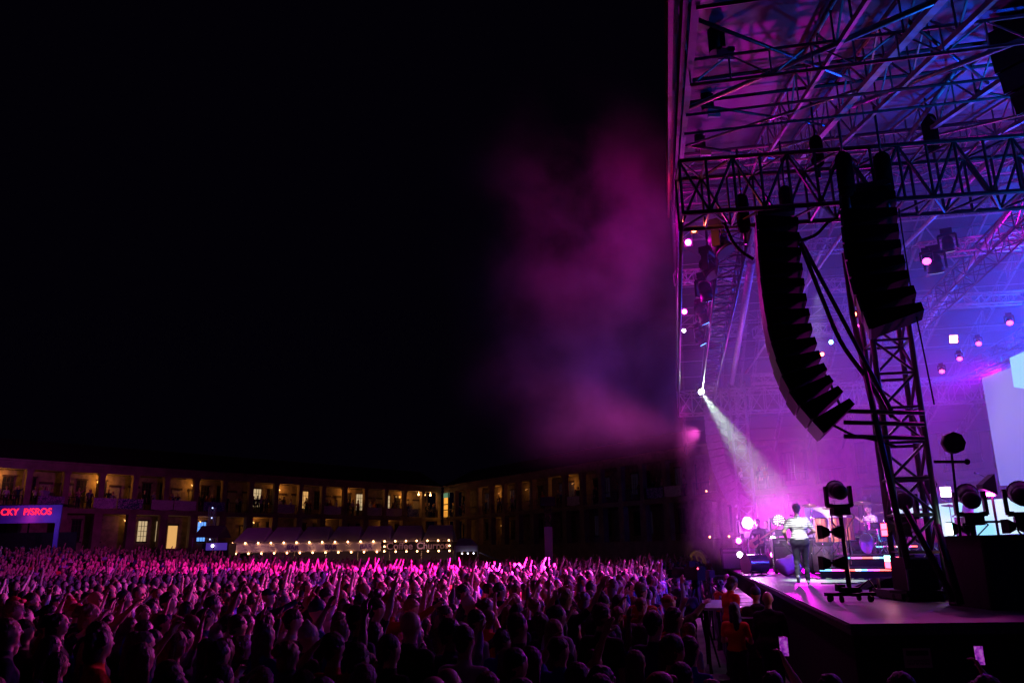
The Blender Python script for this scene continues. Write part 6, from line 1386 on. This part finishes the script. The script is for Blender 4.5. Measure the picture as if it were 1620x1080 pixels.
# ------------------------------------------------------------------ smoke: under the roof and drifting out of it
def smoke(name, label, lo, hi, rot, dens, sc_, lo_t, hi_t, col=(1, 1, 1), aniso=.3, soft=1.6, shape=None, base=0.0):
    mb = MB(); lo = Vector(lo); hi = Vector(hi); mb.box((0, 0, 0), (hi.x-lo.x, hi.y-lo.y, hi.z-lo.z))
    mt = bpy.data.materials.new(name); mt.use_nodes = True; t = mt.node_tree; t.nodes.clear(); out = t.nodes.new('ShaderNodeOutputMaterial'); pv = t.nodes.new('ShaderNodeVolumePrincipled')
    pv.inputs['Color'].default_value = (*col, 1); pv.inputs['Anisotropy'].default_value = aniso
    tc = t.nodes.new('ShaderNodeTexCoord'); n = t.nodes.new('ShaderNodeTexNoise'); n.inputs['Scale'].default_value = sc_; n.inputs['Detail'].default_value = 6; n.inputs['Roughness'].default_value = .6; n.inputs['Distortion'].default_value = .25
    mr = t.nodes.new('ShaderNodeMapRange'); mr.inputs[1].default_value = lo_t; mr.inputs[2].default_value = hi_t; mr.inputs[3].default_value = base; mr.inputs[4].default_value = 1
    t.links.new(tc.outputs['Object'], n.inputs[0]); t.links.new(n.outputs['Fac'], mr.inputs[0])
    # soft falloff towards the faces of the domain, from generated coordinates
    gx = t.nodes.new('ShaderNodeSeparateXYZ'); t.links.new(tc.outputs['Generated'], gx.inputs[0]); last = mr.outputs[0]
    for ax in range(3):
        a = t.nodes.new('ShaderNodeMath'); a.operation = 'SUBTRACT'; a.inputs[1].default_value = .5; t.links.new(gx.outputs[ax], a.inputs[0])
        b_ = t.nodes.new('ShaderNodeMath'); b_.operation = 'ABSOLUTE'; t.links.new(a.outputs[0], b_.inputs[0])
        c = t.nodes.new('ShaderNodeMapRange'); c.interpolation_type = 'SMOOTHSTEP'; c.inputs[1].default_value = .5; c.inputs[2].default_value = .5 - (shape[ax] if shape else .15); c.inputs[3].default_value = 0; c.inputs[4].default_value = 1
        t.links.new(b_.outputs[0], c.inputs[0]); d = t.nodes.new('ShaderNodeMath'); d.operation = 'MULTIPLY'; t.links.new(last, d.inputs[0]); t.links.new(c.outputs[0], d.inputs[1]); last = d.outputs[0]
    e = t.nodes.new('ShaderNodeMath'); e.operation = 'MULTIPLY'; e.inputs[1].default_value = dens; t.links.new(last, e.inputs[0]); t.links.new(e.outputs[0], pv.inputs['Density'])
    t.links.new(pv.outputs[0], out.inputs['Volume'])
    o = mb.build(name, mt, None, (lo+hi)/2); o.rotation_euler = (0, 0, rot); o['kind'] = 'stuff'; o['label'] = label; return o
ctr2 = S(6.3, 15.5, 7.2)
smoke('stage_smoke', 'thin violet and blue lit smoke filling the stage under the roof', ctr2 - Vector((8.2, 14, 5.4)), ctr2 + Vector((8.2, 14, 5.4)), ANG, .030, .30, .38, .68, shape=(.14, .2, .12), base=.35)
ctr3 = Vector((3.0, 20.5, 9.7))
smoke('drifting_smoke', 'magenta lit smoke drifting out to the left of the stage roof', ctr3 - Vector((4.5, 6, 5.2)), ctr3 + Vector((4.5, 6, 5.2)), ANG, .10, .34, .44, .74, shape=(.46, .4, .46), base=0.0)
